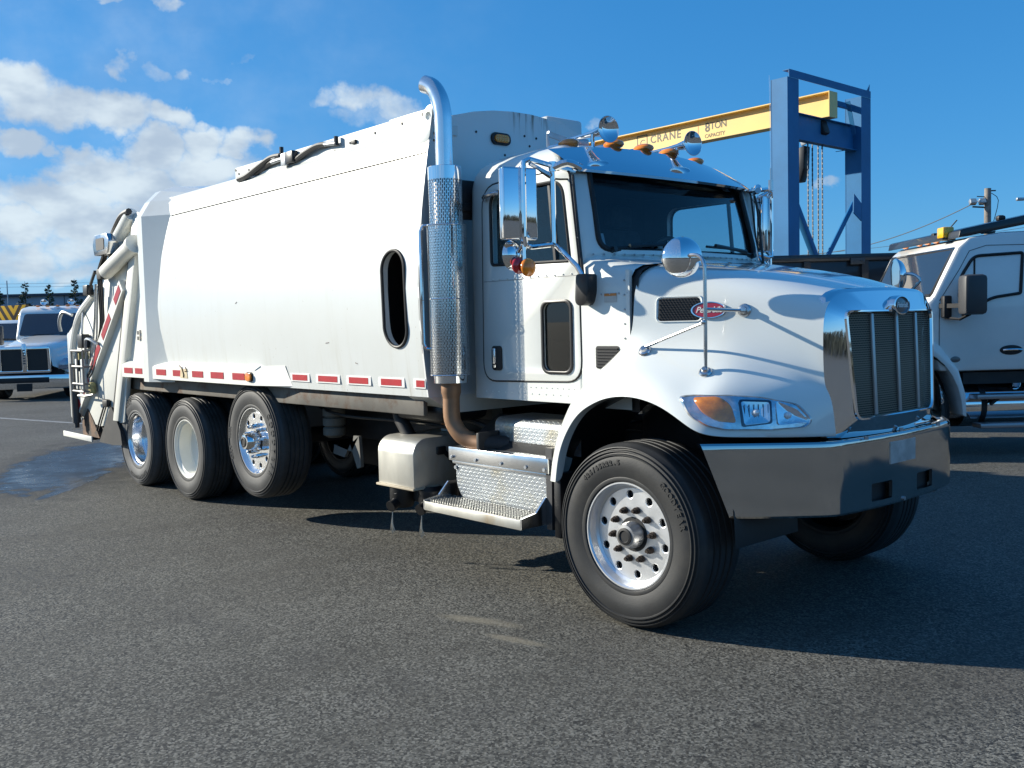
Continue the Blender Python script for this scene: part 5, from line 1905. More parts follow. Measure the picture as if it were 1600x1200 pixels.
b.box(.93, .965, .22, .40, 1.075, 1.095, .004)
b.build('hood_latch', CHROME, T)

path = [(.60, -1.205), (.655, -1.125), (.74, -1.003), (.825, -.88), (.895, -.78), (.925, -.735), (.948, -.698), (.966, -.655), (.976, -.60), (.986, -.50), (1.003, -.25), (1.008, 0)]
path = path + [(x, -y) for x, y in reversed(path[:-1])]
rows = []
for i, (x, y) in enumerate(path):
    a, b_ = V(path[max(i - 1, 0)]), V(path[min(i + 1, len(path) - 1)])
    tn = (b_ - a).normalized()
    nr = V((tn.y, -tn.x))
    q = (abs(y) / 1.2) ** 3
    zt, zb = 1.066 + .02 * q, .672 + .026 * q
    rw = []
    for (of, z) in ((-.07, zt - .004), (-.03, zt + .002), (-.012, zt), (-.003, zt - .010), (0, zt - .026), (0, zt - .036), (.001, (zt + zb) / 2), (0, zb + .022), (0, zb + .012), (-.008, zb), (-.04, zb), (-.04, zb + .012), (-.018, zb + .02), (-.018, zt - .03), (-.07, zt - .022)):
        sh = 0.0
        if i in (0, len(path) - 1):
            sh = ((zt + zb) / 2 - z) / (zt - zb) * .15
        elif i in (1, len(path) - 2):
            sh = ((zt + zb) / 2 - z) / (zt - zb) * .06
        sg_ = 1 if i < 6 else -1
        rw.append((x + nr.x * of + tn.x * sh * sg_, y + nr.y * of + tn.y * sh * sg_, z))
    rows.append(rw)
b = MB().grid(rows, closed_v=True)
b.bm.faces.new([b.bm.verts[i] for i in range(0)] or [v_ for v_ in list(b.bm.verts)[:15]])
b.bm.faces.new([v_ for v_ in list(b.bm.verts)[-15:]])
bump = b.build('bumper', BUMPC, T, 30, fix=True)
holes = [MB().prism(rrect(s * .25 - .105, s * .25 + .105, .713, .812, .012), .85, 1.2, 'x') for s in (-1, 1)]
cut(bump, *holes)
bump.data.polygons.foreach_set('use_smooth', [True] * len(bump.data.polygons))
bump.data.set_sharp_from_angle(angle=R(30))
b = MB()
for s in (-1, 1):
    b.box(.86, .96, s * .25 - .12, s * .25 + .12, .70, .83)
b.box(.70, .97, -.6, .6, 1.02, 1.06)
b.box(.50, .70, -.98, .98, .98, 1.06)
b.build('bumper_backing', GASK, T)
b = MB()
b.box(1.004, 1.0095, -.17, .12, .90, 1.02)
b.build('bumper_reflection_patch', mat('reflection_patch_metal', (.6, .62, .63), .42, .8, var=.2, vscale=9), T)  # pale reflection on the bumper front, put in as a satin patch
b = MB()
for s in (-1, 1):
    b.cyl((1.0, s * .42, 1.06), (1.0, s * .42, 1.078), .013, n=8)
b.cyl((.985, .0, 1.05), (.985, .0, 1.085), .012, n=8)
b.cyl((1.005, -.02, .69), (1.016, -.02, .69), .012, n=8)
b.build('bumper_bolt', GALV, T, kind='stuff')

WSDARK = mat('dark_windscreen', (.012, .02, .035), .05, coat=1.0, spec=.8)
# ================================================================== gantry crane (blue frame, yellow runway beam)
CR = thing('gantry_crane', 'blue steel gantry frame carrying a yellow lettered hoist beam behind the truck cab', 'crane', (-6.5, 12.2, 0))


def cb(x0, x1, y0, y1, z0, z1, name, m_, bev=.004):
    return MB().box(x0, x1, y0, y1, z0, z1, bev).build(name, m_, CR)


for y0 in (-1.53, 1.15):
    b = MB()
    b.box(-.36, -.345, y0, y0 + .38, 0, 6.13)
    b.box(-.015, 0, y0, y0 + .38, 0, 6.13)
    b.box(-.345, -.015, y0 + .004, y0 + .016, 0, 6.13)
    b.box(-.345, -.015, y0 + .364, y0 + .376, 0, 6.13)
    b.box(-.38, .02, y0 - .02, y0 + .40, 0, .03)
    b.build('column', BLUEP, CR)
    b = MB()
    b.box(-.345, -.02, y0 + .03, y0 + .35, 6.10, 6.125)
    b.build('column_cap', BLUEP, CR)
b = MB()
b.box(-.26, -.10, -1.15, 1.15, 5.545, 5.56)
b.box(-.26, -.10, -1.15, 1.15, 5.06, 5.08)
b.box(-.19, -.17, -1.15, 1.15, 5.08, 5.545)
b.build('cross_beam', BLUEP, CR)
b = MB()
b.bar((.012, -1.5, 6.20), (.012, 1.5, 6.20), .012, .14, (0, 0, 1))
b.bar((-.06, -1.5, 6.262), (-.06, 1.5, 6.262), .12, .012, (0, 0, 1))
b.bar((-.30, -.0, 5.98), (-.30, 1.2, 5.98), .08, .10)
split(b, 'top_brace', BLUEP, CR)
b = MB()
b.bar((-.05, .95, 5.35), (-.05, .72, 5.98), .09, .012, (0, 1, 0))
b.bar((-.30, 1.15, 5.1), (-.30, .85, 5.05), .2, .012)
b.prism([(1.35, 6.25), (1.5, 6.42), (1.47, 6.22)], -.02, .0, 'x')
b.prism([(.86, 4.16), (1.16, 3.98), (1.16, 3.62), (.84, 3.78)], -.02, .0, 'x')
split(b, 'gusset_plate', BLUEP, CR)
b = MB()
b.bar((-.18, -1.16, 4.05), (-.18, -.12, 2.6), .12, .11, (1, 0, 0), .004)
b.build('knee_brace', BLUEP, CR)
b = MB()
b.bar((-.18, 1.16, 4.0), (-.18, -.12, 2.6), .12, .03, (1, 0, 0), .004)
b.build('knee_brace', BLUEP, CR)
b = MB()
b.box(-.22, -.14, -1.16, 1.16, 2.45, 2.6)
b.build('lower_tie', BLUEP, CR)
b = MB()
b.bar((-.45, -1.3, 5.6), (-.18, -1.35, 6.1), .05, .10, (0, 1, 0))
b.build('column_brace', GALV, CR)
b = MB()
b.box(-26, .03, -.15, .15, 5.565, 5.585)
b.box(-26, .03, -.15, .15, 6.035, 6.055)
b.box(-26, .03, -.008, .008, 5.585, 6.035)
b.box(.03, .045, -.15, .15, 5.562, 6.058)
b.build('hoist_beam', YELP, CR)
for x in (-24.5,):
    for y0 in (-1.53, 1.15):
        MB().box(x - .36, x, y0, y0 + .38, 0, 6.1).build('column', BLUEP, CR)
    MB().box(x - .26, x - .1, -1.15, 1.15, 5.06, 5.56).build('cross_beam', BLUEP, CR)
CPRINT = mat('crane_print', (.07, .055, .03), .5)


def crane_text(body, x, z, size, m_, **k):
    MB().add(text(body, size, .0015, **k), Matrix.Translation((x, -.0095, z)) @ XZ).build('lettering', m_, CR)


crane_text('CRANE', -4.12, 5.84, .25, CPRINT, spacing=1.15, bold=.004)
crane_text('1', -3.20, 5.83, .26, mat('orange_lettering', (.72, .33, .10), .5))
crane_text('8', -2.95, 5.855, .27, CPRINT, bold=.006)
crane_text('TON', -2.66, 5.87, .21, CPRINT, spacing=.9, bold=.003)
crane_text('CAPACITY', -2.76, 5.675, .115, CPRINT, spacing=.98, bold=.002)
b = MB()
bar_ = [(-4.95, 5.70), (-4.95, 5.98), (-4.66, 5.98), (-4.66, 5.63)]
for (p_, q_) in zip(bar_, bar_[1:]):
    b.bar((p_[0], -.0095, p_[1]), (q_[0], -.0095, q_[1]), .022, .003, (0, 1, 0))
b.add(text('C', .22, .0015), Matrix.Translation((-4.80, -.0095, 5.80)) @ XZ)
b.build('crane_logo', CPRINT, CR)
# chain hoist hanging from the beam
HO_ = thing('chain_hoist', 'black and grey chain hoist hanging from the yellow beam beside the blue column', 'hoist', (-7.0, 12.2, 5.55))
b = MB()
b.box(-.16, .16, -.10, .10, -.12, .02, .02)
b.cyl((-.12, -.14, -.03), (-.12, .14, -.03), .06, n=14)
b.cyl((.12, -.14, -.03), (.12, .14, -.03), .06, n=14)
b.build('trolley', GALV, HO_)
b = MB()
b.box(-.05, .32, -.10, .12, -.38, -.10, .03, Matrix.Rotation(R(-18), 4, 'Y'))
b.build('motor', CHASS, HO_)
b = MB()
b.box(-.22, .02, -.14, -.10, -.42, -.2, .02, Matrix.Rotation(R(-18), 4, 'Y'))
b.build('nameplate_cover', GALV, HO_)
b = MB()
b.prism([(-.26, -.5), (-.02, -.45), (-.04, -.9), (-.12, -1.15), (-.26, -1.15)], -.12, .1, 'y', .02)
b.build('chain_bucket', BLACK, HO_)
for k, (x, y) in enumerate(((.02, -.06), (.06, .04), (.22, -.02), (.27, .05))):
    b = MB()
    z = -.35
    j = 0
    while z > -4.3:
        b.bar((x, y, z), (x, y, z - .062), .030 if j % 2 else .010, .010 if j % 2 else .030, (0, 1, 0))
        z -= .05
        j += 1
    b.build('chain', mat('dark_chain', (.16, .17, .18), .5, .6), HO_)

# ================================================================== white dump truck at the right
DT = thing('dump_truck', 'white truck cab with black mirror and chrome fuel tank, right of the chrome grille', 'truck', (-1.445, 6.34, 0), R(228.4))
cb_ = [(.24, 1.02), (.40, 1.55), (.40, 1.84), (.32, 1.90), (.03, 2.49), (-.10, 2.60), (-.5, 2.655), (-1.9, 2.68), (-1.9, 1.02)]
o = MB().prism(cb_, 0, -2.05, 'y', .045).build('cab', GREYW, DT)
ci = [(.18, 1.10), (.30, 1.80), (.23, 1.88), (-.04, 2.44), (-.14, 2.53), (-1.85, 2.60), (-1.85, 1.10)]
wpo = rpoly([(.015, 1.92), (.0, 2.14), (-.15, 2.378), (-.725, 2.405), (-.705, 1.93), (-.36, 1.885), (-.17, 1.77), (-.03, 1.69)], [.02, .06, .08, .03, .02, .1, .1, .02])
cut(o, MB().prism(ci, -.06, -1.99), MB().prism(wpo, .2, -2.3), MB().prism([(.6, 1.95), (.27, 1.95), (.02, 2.44), (.3, 2.6)], -.10, -1.95))
o.data.polygons.foreach_set('use_smooth', [True] * len(o.data.polygons))
o.data.set_sharp_from_angle(angle=R(30))
o.data.materials.append(DARKIN)
for poly in o.data.polygons:
    pc = poly.center
    if (V((-.8, -1.02, 1.9)) - pc).dot(poly.normal) > 0 and -2.0 < pc.y < -.05 and 1.05 < pc.z < 2.62 and pc.x < .32:
        poly.material_index = 1
MB().prism(wpo, -.012, -.018).build('side_window', GLASSN, DT)
MB().prism(wpo, -2.03, -2.036).build('side_window', GLASSD, DT)
b = MB()
b.tube([(x, .002, z) for x, z in wpo], .02, 6, closed=True)
b.tube([(-.16, -.0, 1.76), (-.16, .0, 2.37)], .012, 6)
b.build('window_frame', GASK, DT)
b = MB()
b.grid([[(.325 - .29 * k, y, 1.895 + .60 * k) for k in (0, .5, 1)] for y in (-.08, -.5, -1.02, -1.55, -1.97)])
b.build('windshield', mat('blue_grey_windscreen', (.018, .034, .060), .03, spec=.2), DT)
b = MB()
b.tube([(.32, -.09, 1.93), (.30, -.09, 1.95), (.035, -.11, 2.46), (.035, -1.02, 2.47), (.035, -1.94, 2.46), (.32, -1.96, 1.93), (.325, -1.02, 1.92)], .02, 6, closed=True)
b.build('windshield_gasket', GASK, DT)
b = MB()
b.box(-.5, .2, -1.95, -.1, 1.3, 1.85, .05)
b.box(-1.3, -1.1, -.95, -.3, 1.5, 2.4, .06)
b.build('cab_interior', DARKIN, DT)
b = MB()
b.box(-.80, -.44, -.42, -.40, 1.92, 2.44)
b.build('rear_liner', mat('pale_cab_liner', (.42, .42, .38), .8), DT)
MB().box(-.34, -.16, -.40, -.39, 1.95, 2.20).build('paper', STICK, DT)
b = MB()
b.tube([(-.10 + .18 * math.cos(a), -.62 + .19 * math.sin(a), 1.86 + .06 * math.cos(a)) for a in [2 * math.pi * k / 20 for k in range(20)]], .014, 6, closed=True)
b.build('steering_wheel', GASK, DT)
b = MB()
b.bar((.252, .001, 1.84), (.252, .001, 1.22), .006, .008, (0, 1, 0))
b.bar((-1.0, .001, 2.5), (-1.0, .001, 1.03), .006, .008, (0, 1, 0))
b.tube([(-.98, .001, 2.50), (-.3, .001, 2.50), (-.10, .001, 2.44), (.02, .001, 2.22), (.25, .001, 1.86)], .004, 5)
b.build('door_gap', GASK, DT)
b = MB()
b.box(-.13, .14, .20, .42, 1.69, 2.15, .05)
b.build('door_mirror', GREYP, DT)
b = MB()
b.bar((.24, .01, 1.80), (.06, .25, 1.80), .06, .05)
b.box(.14, .24, .0, .10, 1.66, 1.92, .02)
b.tube([(.20, .05, 1.66), (.1, .2, 1.64), (.0, .25, 1.70)], .018, 6)
b.build('mirror_arm', GASK, DT)
hbk = MB().add(plate(circ(-.60, 1.262, .135, 28, .058), (), .008, .002), Matrix.Translation((0, .004, 0)) @ Matrix.Rotation(math.pi, 4, 'Z') @ Matrix.Diagonal((-1, 1, 1, 1)) @ XZ)
ho = hbk.build('handle_recess', GASK, DT)
b = MB()
b.tube([(-.50, .012, 1.262), (-.56, .03, 1.268), (-.65, .03, 1.268), (-.72, .012, 1.262)], .014, 8, 3)
b.build('door_handle', CHROME, ho)
b = MB().add(plate(circ(.06, 1.165, .058, 24, .036), (), .006, .002), Matrix.Translation((0, .004, 0)) @ Matrix.Rotation(math.pi, 4, 'Z') @ Matrix.Diagonal((-1, 1, 1, 1)) @ XZ)
b.build('side_badge', BADGEG, DT)
arch_ = [(.62 + .63 * math.cos(R(a)), .50 + .80 * math.sin(R(a))) for a in range(0, 181, 12)]
fo = [(1.45, .50)] + [(1.45, 1.35), (1.2, 1.5), (.5, 1.50), (.27, 1.34), (.04, 1.04), (-.045, .75), (-.06, .48)] + list(reversed(arch_))
MB().prism(fo, .05, -.35, 'y', .012).build('fender', GREYW, DT)
MB().prism(fo, -1.7, -2.1, 'y', .012).build('fender', GREYW, DT)
b = MB()
for y in (.045, -1.72):
    b.grid([[(.62 + .64 * math.cos(R(a)), yy, .50 + .79 * math.sin(R(a))) for a in range(0, 181, 12)] for yy in (y, y - .3)])
b.box(-1.9, 1.6, -1.5, -.5, .5, 1.05)
b.build('wheel_arch_liner', GASK, DT)
b = MB()
b.prism([(.25, 1.05), (1.9, 1.05), (1.95, 1.52), (1.7, 1.62), (.42, 1.86), (.25, 1.86)], -.35, -1.7, 'y', .10)
b.build('hood', GREYW, DT)
MB().box(1.95, 2.3, -2.05, 0, .45, .85, .06).build('bumper', CHROME, DT)
for y, s in ((-.02, 1), (-2.03, -1)):
    w_ = MB()
    w_.lathe([(.30, -.02), (.29, .0), (.27, -.05), (.12, -.03), (.10, .04), (0, .05)], 32, Matrix.Translation((.62, y, .52)) @ Matrix.Rotation(R(-90 * s), 4, 'X'))
    wo = w_.build('wheel', ALU, DT)
    MB().lathe([(a, -b_) for a, b_ in tyre_prof(.52, .30)], 48, Matrix.Translation((.62, y, .52)) @ Matrix.Rotation(R(-90 * s), 4, 'X')).build('tyre', RUBBER, wo, 40)
b = MB()
b.cyl((-.10, -.33, .60), (-1.7, -.33, .60), .26, n=28)
b.build('fuel_tank', CHROME, DT, 40)
b = MB()
b.lathe([(.262, 0), (.262, .07)], 28, Matrix.Translation((-.36, -.33, .60)) @ Matrix.Rotation(R(90), 4, 'Y'))
b.lathe([(.262, 0), (.262, .07)], 28, Matrix.Translation((-1.3, -.33, .60)) @ Matrix.Rotation(R(90), 4, 'Y'))
split(b, 'tank_strap', GASK, DT)
MB().cyl((-.76, -.20, .83), (-.76, -.18, .88), .06, n=16).build('fuel_cap', CHROME, DT)
for z in (.69, .345):
    b = MB()
    b.box(-1.7, -.16 if z > .5 else -.2, -.12, .10, z, z + .055, .008)
    b.build('step', mat('step_aluminium', (.35, .36, .38), .35, .8), DT)
b = MB()
for x in (-.36, -1.4):
    b.bar((x, .0, .70), (x, .0, .36), .05, .03)
    b.bar((x + .0, .0, .62), (x - .1, .0, .70), .04, .03)
b.box(-2.2, -.08, -1.4, -.10, .86, 1.0)
b.box(-6, -1.8, -1.5, -.5, .5, 1.0)
b.box(-1.7, -.1, -.62, -.58, .30, .9)
b.build('chassis', CHASS, DT)
b = MB()
b.prism([(-.0, 2.60), (-.02, 2.69), (-.06, 2.705), (-2.6, 3.20), (-2.6, 3.05)], -.06, -2.2, 'y', .01)
b.build('cab_shield', BLKP, DT)
MB().box(-.64, -.54, -.30, -.20, 2.80, 2.87, .03).build('shield_bracket', GASK, DT)
b = MB()
b.box(-6.2, -2.2, .1, -2.3, 1.1, 2.9, .03)
b.build('dump_body', BLKP, DT)
b = MB()
b.box(-.09, .05, -.54, -.36, 2.625, 2.76, .02)
b.build('amber_beacon', mat('beacon_amber', (.85, .45, .02), .25, coat=.8), DT)
MB().box(-.10, .06, -.55, -.35, 2.60, 2.625).build('beacon_base', GASK, DT)
for k, y in enumerate((-.80, -1.05, -1.30, -1.75)):
    MB().ball((-.06, y, 2.615), .04, (1.1, 1.6, .6), 12).build('marker_light', AMBER, DT)
b = MB()
b.tube([(-.1, -.78, 2.64), (-.24, -.62, 2.86)], .008, 5)
b.box(-.10, -.02, -.86, -.78, 2.63, 2.72, .01)
b.build('aerial', GASK, DT)
b = MB()
b.ball((-.30, -.22, 2.70), .07, (1.4, .9, .5), 16)
b.cyl((-.35, -.22, 2.69), (-.5, -.22, 2.69), .04, n=12)
b.build('roof_horn', CHROME, DT)

# black dump body standing in the row behind
BD = thing('black_dump_body', 'black dump truck bed in the row behind, below the blue crane frame', 'dump bed', (-4.49, 8.44, 0), R(48.4))
b = MB()
b.box(-3.2, 1.75, 0, 2.2, 1.0, 2.655, .03)
b.build('bed', BLKP, BD)
b = MB()
b.box(-3.25, 1.8, -.05, 0, 2.56, 2.665, .01)
b.build('top_rail', BLKP, BD)
for k in range(6):
    MB().box(-3.0 + k * .9, -2.9 + k * .9, -.06, 0, 1.0, 2.56).build('side_rib', BLKP, BD)
b = MB()
b.box(.42, .64, -.08, -.05, 2.50, 2.60, .005)
b.cyl((.47, -.09, 2.55), (.47, -.08, 2.55), .012, n=8)
b.cyl((.59, -.09, 2.55), (.59, -.08, 2.55), .012, n=8)
b.build('light_bracket', mat('dark_bracket', (.05, .055, .06), .5), BD)
b = MB()
b.box(-3, 1.7, .5, 1.7, .6, 1.0)
b.build('chassis', CHASS, BD)
for x in (-2.4, -1.1, 1.0):
    b = MB()
    b.lathe([(a, c_) for a, c_ in tyre_prof(.52, .30)], 32, Matrix.Translation((x, .05, .52)) @ Matrix.Rotation(R(-90), 4, 'X'))
    b.build('wheel', RUBBER, BD)

# ================================================================== white truck facing the camera at the left
KW = thing('white_road_tractor', 'white truck with split dark grille facing us, behind the garbage truck tailgate', 'truck', (-24.13, 2.11, 0), R(-32.2))
b = MB()
b.prism([(-2.5, .85), (-2.55, 1.66), (-2.95, 2.40), (-3.15, 2.52), (-3.7, 2.58), (-4.6, 2.58), (-4.6, .85)], -1.04, 1.04, 'y', .10, seg=3)
b.build('cab', GREYW, KW)
b = MB()
b.prism([(-.92, 1.73), (.92, 1.73), (.85, 2.36), (-.85, 2.36)], 0, .012, 'x', 0)
wsm = Matrix.Translation((-2.555, 0, 1.66)) @ Matrix.Rotation(R(-28.4), 4, 'Y') @ Matrix.Translation((0.008, 0, -1.66))
b2 = MB().prism(rpoly([(-.93, 1.70), (.93, 1.70), (.85, 2.42), (-.85, 2.42)], .08), 0, .012, 'x', 0, wsm)
b.bm.free()
b2.build('windshield', WSDARK, KW)
rows = []
for x, w_, zt, zs in ((-2.60, .98, 1.70, 1.45), (-1.9, .92, 1.64, 1.36), (-1.0, .82, 1.55, 1.25), (-.3, .72, 1.47, 1.15), (-.04, .66, 1.42, 1.05), (.0, .62, 1.38, .95)):
    half = [(x, 0, zt + .02), (x, w_ * .45, zt + .012), (x, w_ * .8, zt - .03), (x, w_ * .98, zt - .12), (x, w_ + .02, (zt + zs) / 2 - .05), (x, w_ + .06, zs - .06), (x - .06, w_ + .22, zs - .14), (x - .22, 1.12, zs - .30 + .02 * x), (x - .28, 1.15, .66)]
    rows.append([(a, -y, z) for a, y, z in half] + [(a, y, z) for a, y, z in reversed(half[:-1])])
o = MB().grid(rows).build('hood', GREYW, KW, 60)
b = MB()
b.add(plate(rpoly([(-.66, .72), (.66, .72), (.63, 1.42), (-.63, 1.42)], .06), [rpoly([(-.58, .78), (-.07, .78), (-.07, 1.34), (-.57, 1.34)], .03), rpoly([(.07, .78), (.58, .78), (.57, 1.34), (.07, 1.34)], .03)], .08, .01), frame((.02, 0, 0), (0, 1, 0), (0, 0, 1)))
b.build('grille_surround', CHROME, KW)
for s in (-1, 1):
    MB().prism([(s * .06, .77), (s * .585, .77), (s * .575, 1.35), (s * .06, 1.35)], .0, .03, 'x').build('grille_mesh', mat('dark_grille', (.025, .022, .02), .5, var=.3, vscale=40), KW)
    b = MB()
    b.prism(rpoly([(s * .80, .80), (s * 1.08, .80), (s * 1.10, 1.06), (s * .98, 1.10), (s * .84, .98)], .04), -.24, -.02, 'x', .01)
    b.build('headlight', mat('distant_headlamp', (.25, .32, .42), .1, .6, coat=1), KW)
    b = MB()
    b.box(-2.35, -2.1, s * 1.25, s * 1.50, 1.45, 2.02, .06)
    b.build('door_mirror', GREYP, KW)
    MB().bar((-2.5, s * 1.0, 1.6), (-2.2, s * 1.3, 1.62), .05, .05).build('mirror_arm', GASK, KW)
    MB().lathe([(.03, -.3), (.04, -.1), (.10, .05), (.09, .06), (0, 0)], 16, Matrix.Translation((-3.2, s * .38, 2.68)) @ Matrix.Rotation(R(90), 4, 'Y')).build('air_horn', CHROME, KW)
    w_ = MB()
    w_.lathe([(a, -c_) for a, c_ in tyre_prof(.50, .30)], 32, Matrix.Translation((-.95, s * 1.08, .50)) @ Matrix.Rotation(R(-90 * s), 4, 'X'))
    w_.build('tyre', RUBBER, KW)
b = MB()
b.prism(rpoly([(-.05, .74), (.05, .74), (.065, 1.40), (.04, 1.50), (-.04, 1.50), (-.065, 1.40)], .02), .04, .075, 'x', .012)
bo = b.build('nose_badge', CHROME, KW)
b = MB()
for k in range(6):
    b.box(.075, .08, -.03, .03, .95 + k * .07, .99 + k * .07)
b.build('badge_field', BADGEG, bo)
b = MB()
b.prism(rpoly([(-1.24, .30), (1.24, .30), (1.24, .66), (-1.24, .66)], .05), .0, .16, 'x', .03)
b.build('bumper', CHROME, KW)
MB().box(.155, .168, -.62, .62, .46, .60, .004).build('bumper_slot', GASK, KW)
MB().box(.16, .175, -.19, .19, .24, .44).build('plate_holder', GASK, KW)
b = MB()
b.box(-4.6, -.2, -.9, .9, .32, .85)
b.build('chassis', CHASS, KW)
for y in (-.55, -.28, 0, .28, .55):
    MB().ball((-3.15, y, 2.565), .045, (1.2, 1.5, .7), 10).build('marker_light', AMBER, KW)
b = MB()
b.tube([(-2.48, -.5, 1.72), (-2.5, .05, 1.73)], .012, 5)
b.tube([(-2.48, .2, 1.72), (-2.5, .75, 1.73)], .012, 5)
b.build('wiper', GASK, KW)

PK = thing('white_pickup', 'rounded white vehicle at the left edge behind the dark mirror of the split-grille truck', 'pickup', (-33.9, 3.75, 0), R(-32))
b = MB()
b.prism([(.6, .5), (.6, 1.35), (-.1, 1.5), (-.75, 2.18), (-1.1, 2.28), (-2.4, 2.25), (-2.7, 1.45), (-5, 1.42), (-5, .5)], -.98, .98, 'y', .12, seg=3)
b.build('body', GREYW, PK)
b2 = MB().prism(rpoly([(-.82, 0), (.82, 0), (.72, .84), (-.72, .84)], .08), 0, .012, 'x', 0, Matrix.Translation((-.13, 0, 1.53)) @ Matrix.Rotation(R(-43.7), 4, 'Y') @ Matrix.Translation((.012, 0, 0)))
b2.build('windshield', WSDARK, PK)
b = MB()
b.prism([(-.75, 1.55), (-1.0, 2.08), (-2.3, 2.08), (-2.5, 1.55)], .975, .99)
b.build('side_window', WSDARK, PK)
for s in (-1, 1):
    for x in (.1, -3.9):
        MB().lathe([(a * .78, -c_ * .8) for a, c_ in tyre_prof(.50, .30)], 24, Matrix.Translation((x, s * .98, .39)) @ Matrix.Rotation(R(-90 * s), 4, 'X')).build('tyre', RUBBER, PK)

# ================================================================== far left background
CHEV = bpy.data.materials.new('hazard_chevron_print')
CHEV.use_nodes = True
t = NT(CHEV.node_tree)
p = t.n('ShaderNodeTexCoord').outputs['Object']
s_ = t.n('ShaderNodeSeparateXYZ', ins={0: p})
ph = t.m('ADD', t.m('MULTIPLY', t.m('ABSOLUTE', s_.outputs[0]), -1.0), s_.outputs[2])
st_ = t.m('GREATER_THAN', t.m('FRACT', t.m('DIVIDE', t.m('ADD', ph, 20.0), .62)), .5)
bb = t.n('ShaderNodeBsdfPrincipled', ins={'Base Color': t.mix(st_, c4((.02, .02, .02)), c4((.50, .30, .015))), 'Roughness': .85, 'Specular IOR Level': .1})
t.n('ShaderNodeOutputMaterial', ins={0: bb.outputs[0]})
HB = thing('hazard_barrier', 'black and yellow chevron barrier panel above the parked vehicles at the left edge', 'barrier', (-45.6, 7.4, 0), R(14))
b = MB()
b.box(-3.5, 1.35, 0, .12, 2.0, 3.12, .01)
b.build('chevron_panel', CHEV, HB)
b = MB()
b.box(-3.5, 1.6, .12, 2.4, 0, 3.08, .02)
b.build('container', mat('dark_container', (.03, .03, .03), .6), HB)
WH = thing('low_warehouse', 'long low grey-blue building with dark roof edge on the left horizon', 'building', (-72.0, 15.2, 0), R(48.4))
MB().box(-40, 14, 0, 14, 0, 4.50).build('wall', mat('grey_blue_cladding', (.34, .40, .47), .7, var=.1, vscale=.3), WH)
MB().box(-40.3, 14.3, -.3, 14.3, 4.50, 4.68, .02).build('roof', mat('dark_roof', (.05, .065, .09), .6), WH)
for k in range(18):
    MB().box(-39.4 + k * 3, -39.36 + k * 3, -.05, 0, 0, 4.50).build('cladding_joint', mat('cladding_joint_grey', (.12, .14, .17), .7), WH)
FP = thing('fence_post', 'thin upright post with wires standing over the low building at the left edge', 'post', (-61.9, 11.3, 0))
MB().cyl((0, 0, 0), (0, 0, 5.1), .035, n=6).build('pole', GALV, FP)
b = MB()
for z in (4.75, 4.95):
    b.tube([V((-.664 * 12, -.747 * 12, z)), V((0, 0, z - .05)), V((.664 * 9, .747 * 9, z - .14))], .008, 4)
b.build('wire', GALV, FP)
NEED = mat('conifer_needles', (.06, .095, .05), .8, var=.5, vscale=2.5)
BARK = mat('conifer_bark', (.08, .06, .045), .9)


def conifer(loc, h, label, seed):
    rg_ = random.Random(seed)
    r_ = thing('conifer_tree', label, 'tree', loc, 0, 'young conifers beyond the lot')
    tr_ = MB()
    tr_.tube([(0, 0, 0), (.02, 0, h * .5), (0, .02, h)], [.07, .045, .01], 6)
    b_ = MB()
    z = .6
    while z < h - .1:
        ln = (h - z) * .20 + .14
        for k in range(2):
            if rg_.random() < .10:
                continue
            a = rg_.random() * 6.283
            L_ = ln * rg_.uniform(.6, 1.15)
            d_ = V((math.cos(a), math.sin(a), rg_.uniform(.05, .45)))
            e = V((0, 0, z)) + d_ * L_
            tr_.tube([(0, 0, z), e], [.012, .004], 4)
            for q in range(12):
                c_ = V((0, 0, z)).lerp(e, rg_.uniform(.3, 1.05))
                s1 = V([rg_.uniform(-1, 1) for _ in range(3)]).normalized() * rg_.uniform(.06, .12)
                s2 = V([rg_.uniform(-1, 1) for _ in range(3)]).normalized() * rg_.uniform(.03, .07)
                b_.face([c_ - s1, c_ + s2, c_ + s1, c_ - s2])
        z += rg_.uniform(.05, .12)
    tr_.build('trunk', BARK, r_)
    b_.build('crown', NEED, r_)


conifer((-61.58, 12.22, 0), 5.05, 'young conifer standing over the barrier edge, left of the split-grille truck roof', 1)
conifer((-60.59, 13.31, 0), 4.85, 'young conifer rising straight above the split-grille truck roof', 2)
conifer((-59.55, 14.52, 0), 5.15, 'young conifer nearest the garbage truck tailgate, above its edge tube', 3)
conifer((-62.68, 10.95, 0), 4.8, 'young conifer cut off by the left picture edge', 4)

# ================================================================== right background: pole, floodlights, wire, lamp
UP = thing('utility_pole', 'weathered wooden utility pole with floodlights above the white truck cab', 'utility pole', (-13.45, 36.47, 0))
b = MB()
b.tube([(0, 0, 0), (0, 0, 6.8)], [.16, .13], 12)
b.build('pole', WOOD, UP)
b = MB()
b.bar((-.05, -.05, 6.02), (-.42, -.46, 6.06), .06, .06)
b.tube([(0, 0, 6.45), (-.30, -.33, 6.48)], .02, 6)
b.bar((.1, .1, 6.7), (.22, .24, 6.7), .05, .05)
b.build('bracket', CHASS, UP)
for k in (0, 1):
    b = MB()
    b.box(-.13, .13, -.1, .1, -.16, .06, .02, Matrix.Translation((-.42 + .26 * k, -.46 + .29 * k, 6.30)) @ Matrix.Rotation(R(45), 4, 'Z') @ Matrix.Rotation(R(-30), 4, 'X'))
    fo_ = b.build('floodlight', GALV, UP)
    MB().box(-.11, .11, -.107, -.1, -.14, .04, 0, Matrix.Translation((-.42 + .26 * k, -.46 + .29 * k, 6.30)) @ Matrix.Rotation(R(45), 4, 'Z') @ Matrix.Rotation(R(-30), 4, 'X')).build('lens', STICK, fo_)
b = MB()
b.tube([(.1, .1, 6.6), (.3, .32, 6.3), (.16, .18, 5.4)], .015, 5, 3)
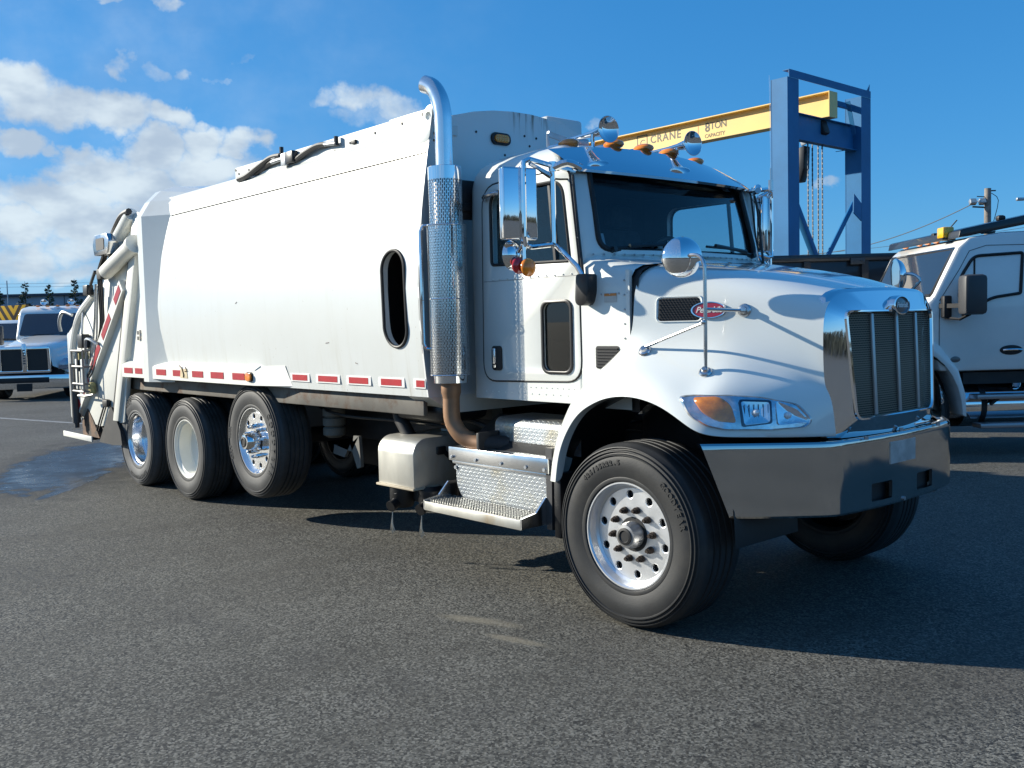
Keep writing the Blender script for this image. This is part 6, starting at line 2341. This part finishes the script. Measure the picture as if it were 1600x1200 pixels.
b.build('cable_loop', HOSE, UP)


def wire(name, label, a, b_, sag, r_):
    a, b_ = V(a), V(b_)
    pts = []
    for k in range(25):
        q = a.lerp(b_, k / 24)
        q.z -= sag * 4 * (k / 24) * (1 - k / 24)
        pts.append(q)
    o_ = MB().tube(pts, r_, 5).build(name, HOSE)
    o_['label'] = label
    o_['category'] = 'wire'
    o_['group'] = 'overhead wires right of the crane'
    return o_


wire('overhead_wire', 'dark overhead wire sloping from the utility pole down to the blue crane', (-13.5, 36.4, 6.45), (-24.0, 40.0, 4.9), .5, .020)
wire('overhead_wire', 'faint thin wire low in the sky behind the blue crane', (-10.0, 44.0, 6.1), (-30.0, 44.0, 5.2), .3, .010)
SL = thing('street_lamp', 'lamp head on a curved arm cut off by the right picture edge', 'street lamp', (-12.2, 37.9, 0))
b = MB()
b.tube([(0, 0, 0), (0, 0, 6.1), (-.08, -.09, 6.25), (-.25, -.28, 6.3)], [.08, .06, .04, .03], 8)
b.build('pole', GALV, SL)
b = MB()
b.box(-.16, .16, -.07, .07, -.06, .07, .03, Matrix.Translation((-.36, -.41, 6.32)) @ Matrix.Rotation(R(48), 4, 'Z'))
b.build('lamp_head', GALV, SL)
# dark belt of trees beyond the lot behind the photographer (seen in the chrome)
tb = MB()
rg2 = random.Random(11)
for k in range(900):
    a = R(240 + 190 * rg2.random())
    rad = rg2.uniform(100, 130)
    h = rg2.uniform(2.0, 5.0)
    c_ = V((math.cos(a) * rad, math.sin(a) * rad, 0))
    w2 = rg2.uniform(2.0, 4.5)
    for j in range(16):
        q = c_ + V((rg2.uniform(-w2, w2), rg2.uniform(-w2, w2), rg2.uniform(.1, 1) * h))
        s1 = V([rg2.uniform(-1, 1) for _ in range(3)]).normalized() * rg2.uniform(.5, 1.2)
        s2 = V([rg2.uniform(-1, 1) for _ in range(3)]).normalized() * rg2.uniform(.4, 1.0)
        tb.face([q - s1, q + s2, q + s1, q - s2])
o = tb.build('distant_trees', mat('far_foliage', (.035, .042, .035), .9, var=.4, vscale=.2), None, kind='stuff')
o['label'] = 'far belt of dark trees beyond the lot, reflected in the chrome'
o['category'] = 'trees'
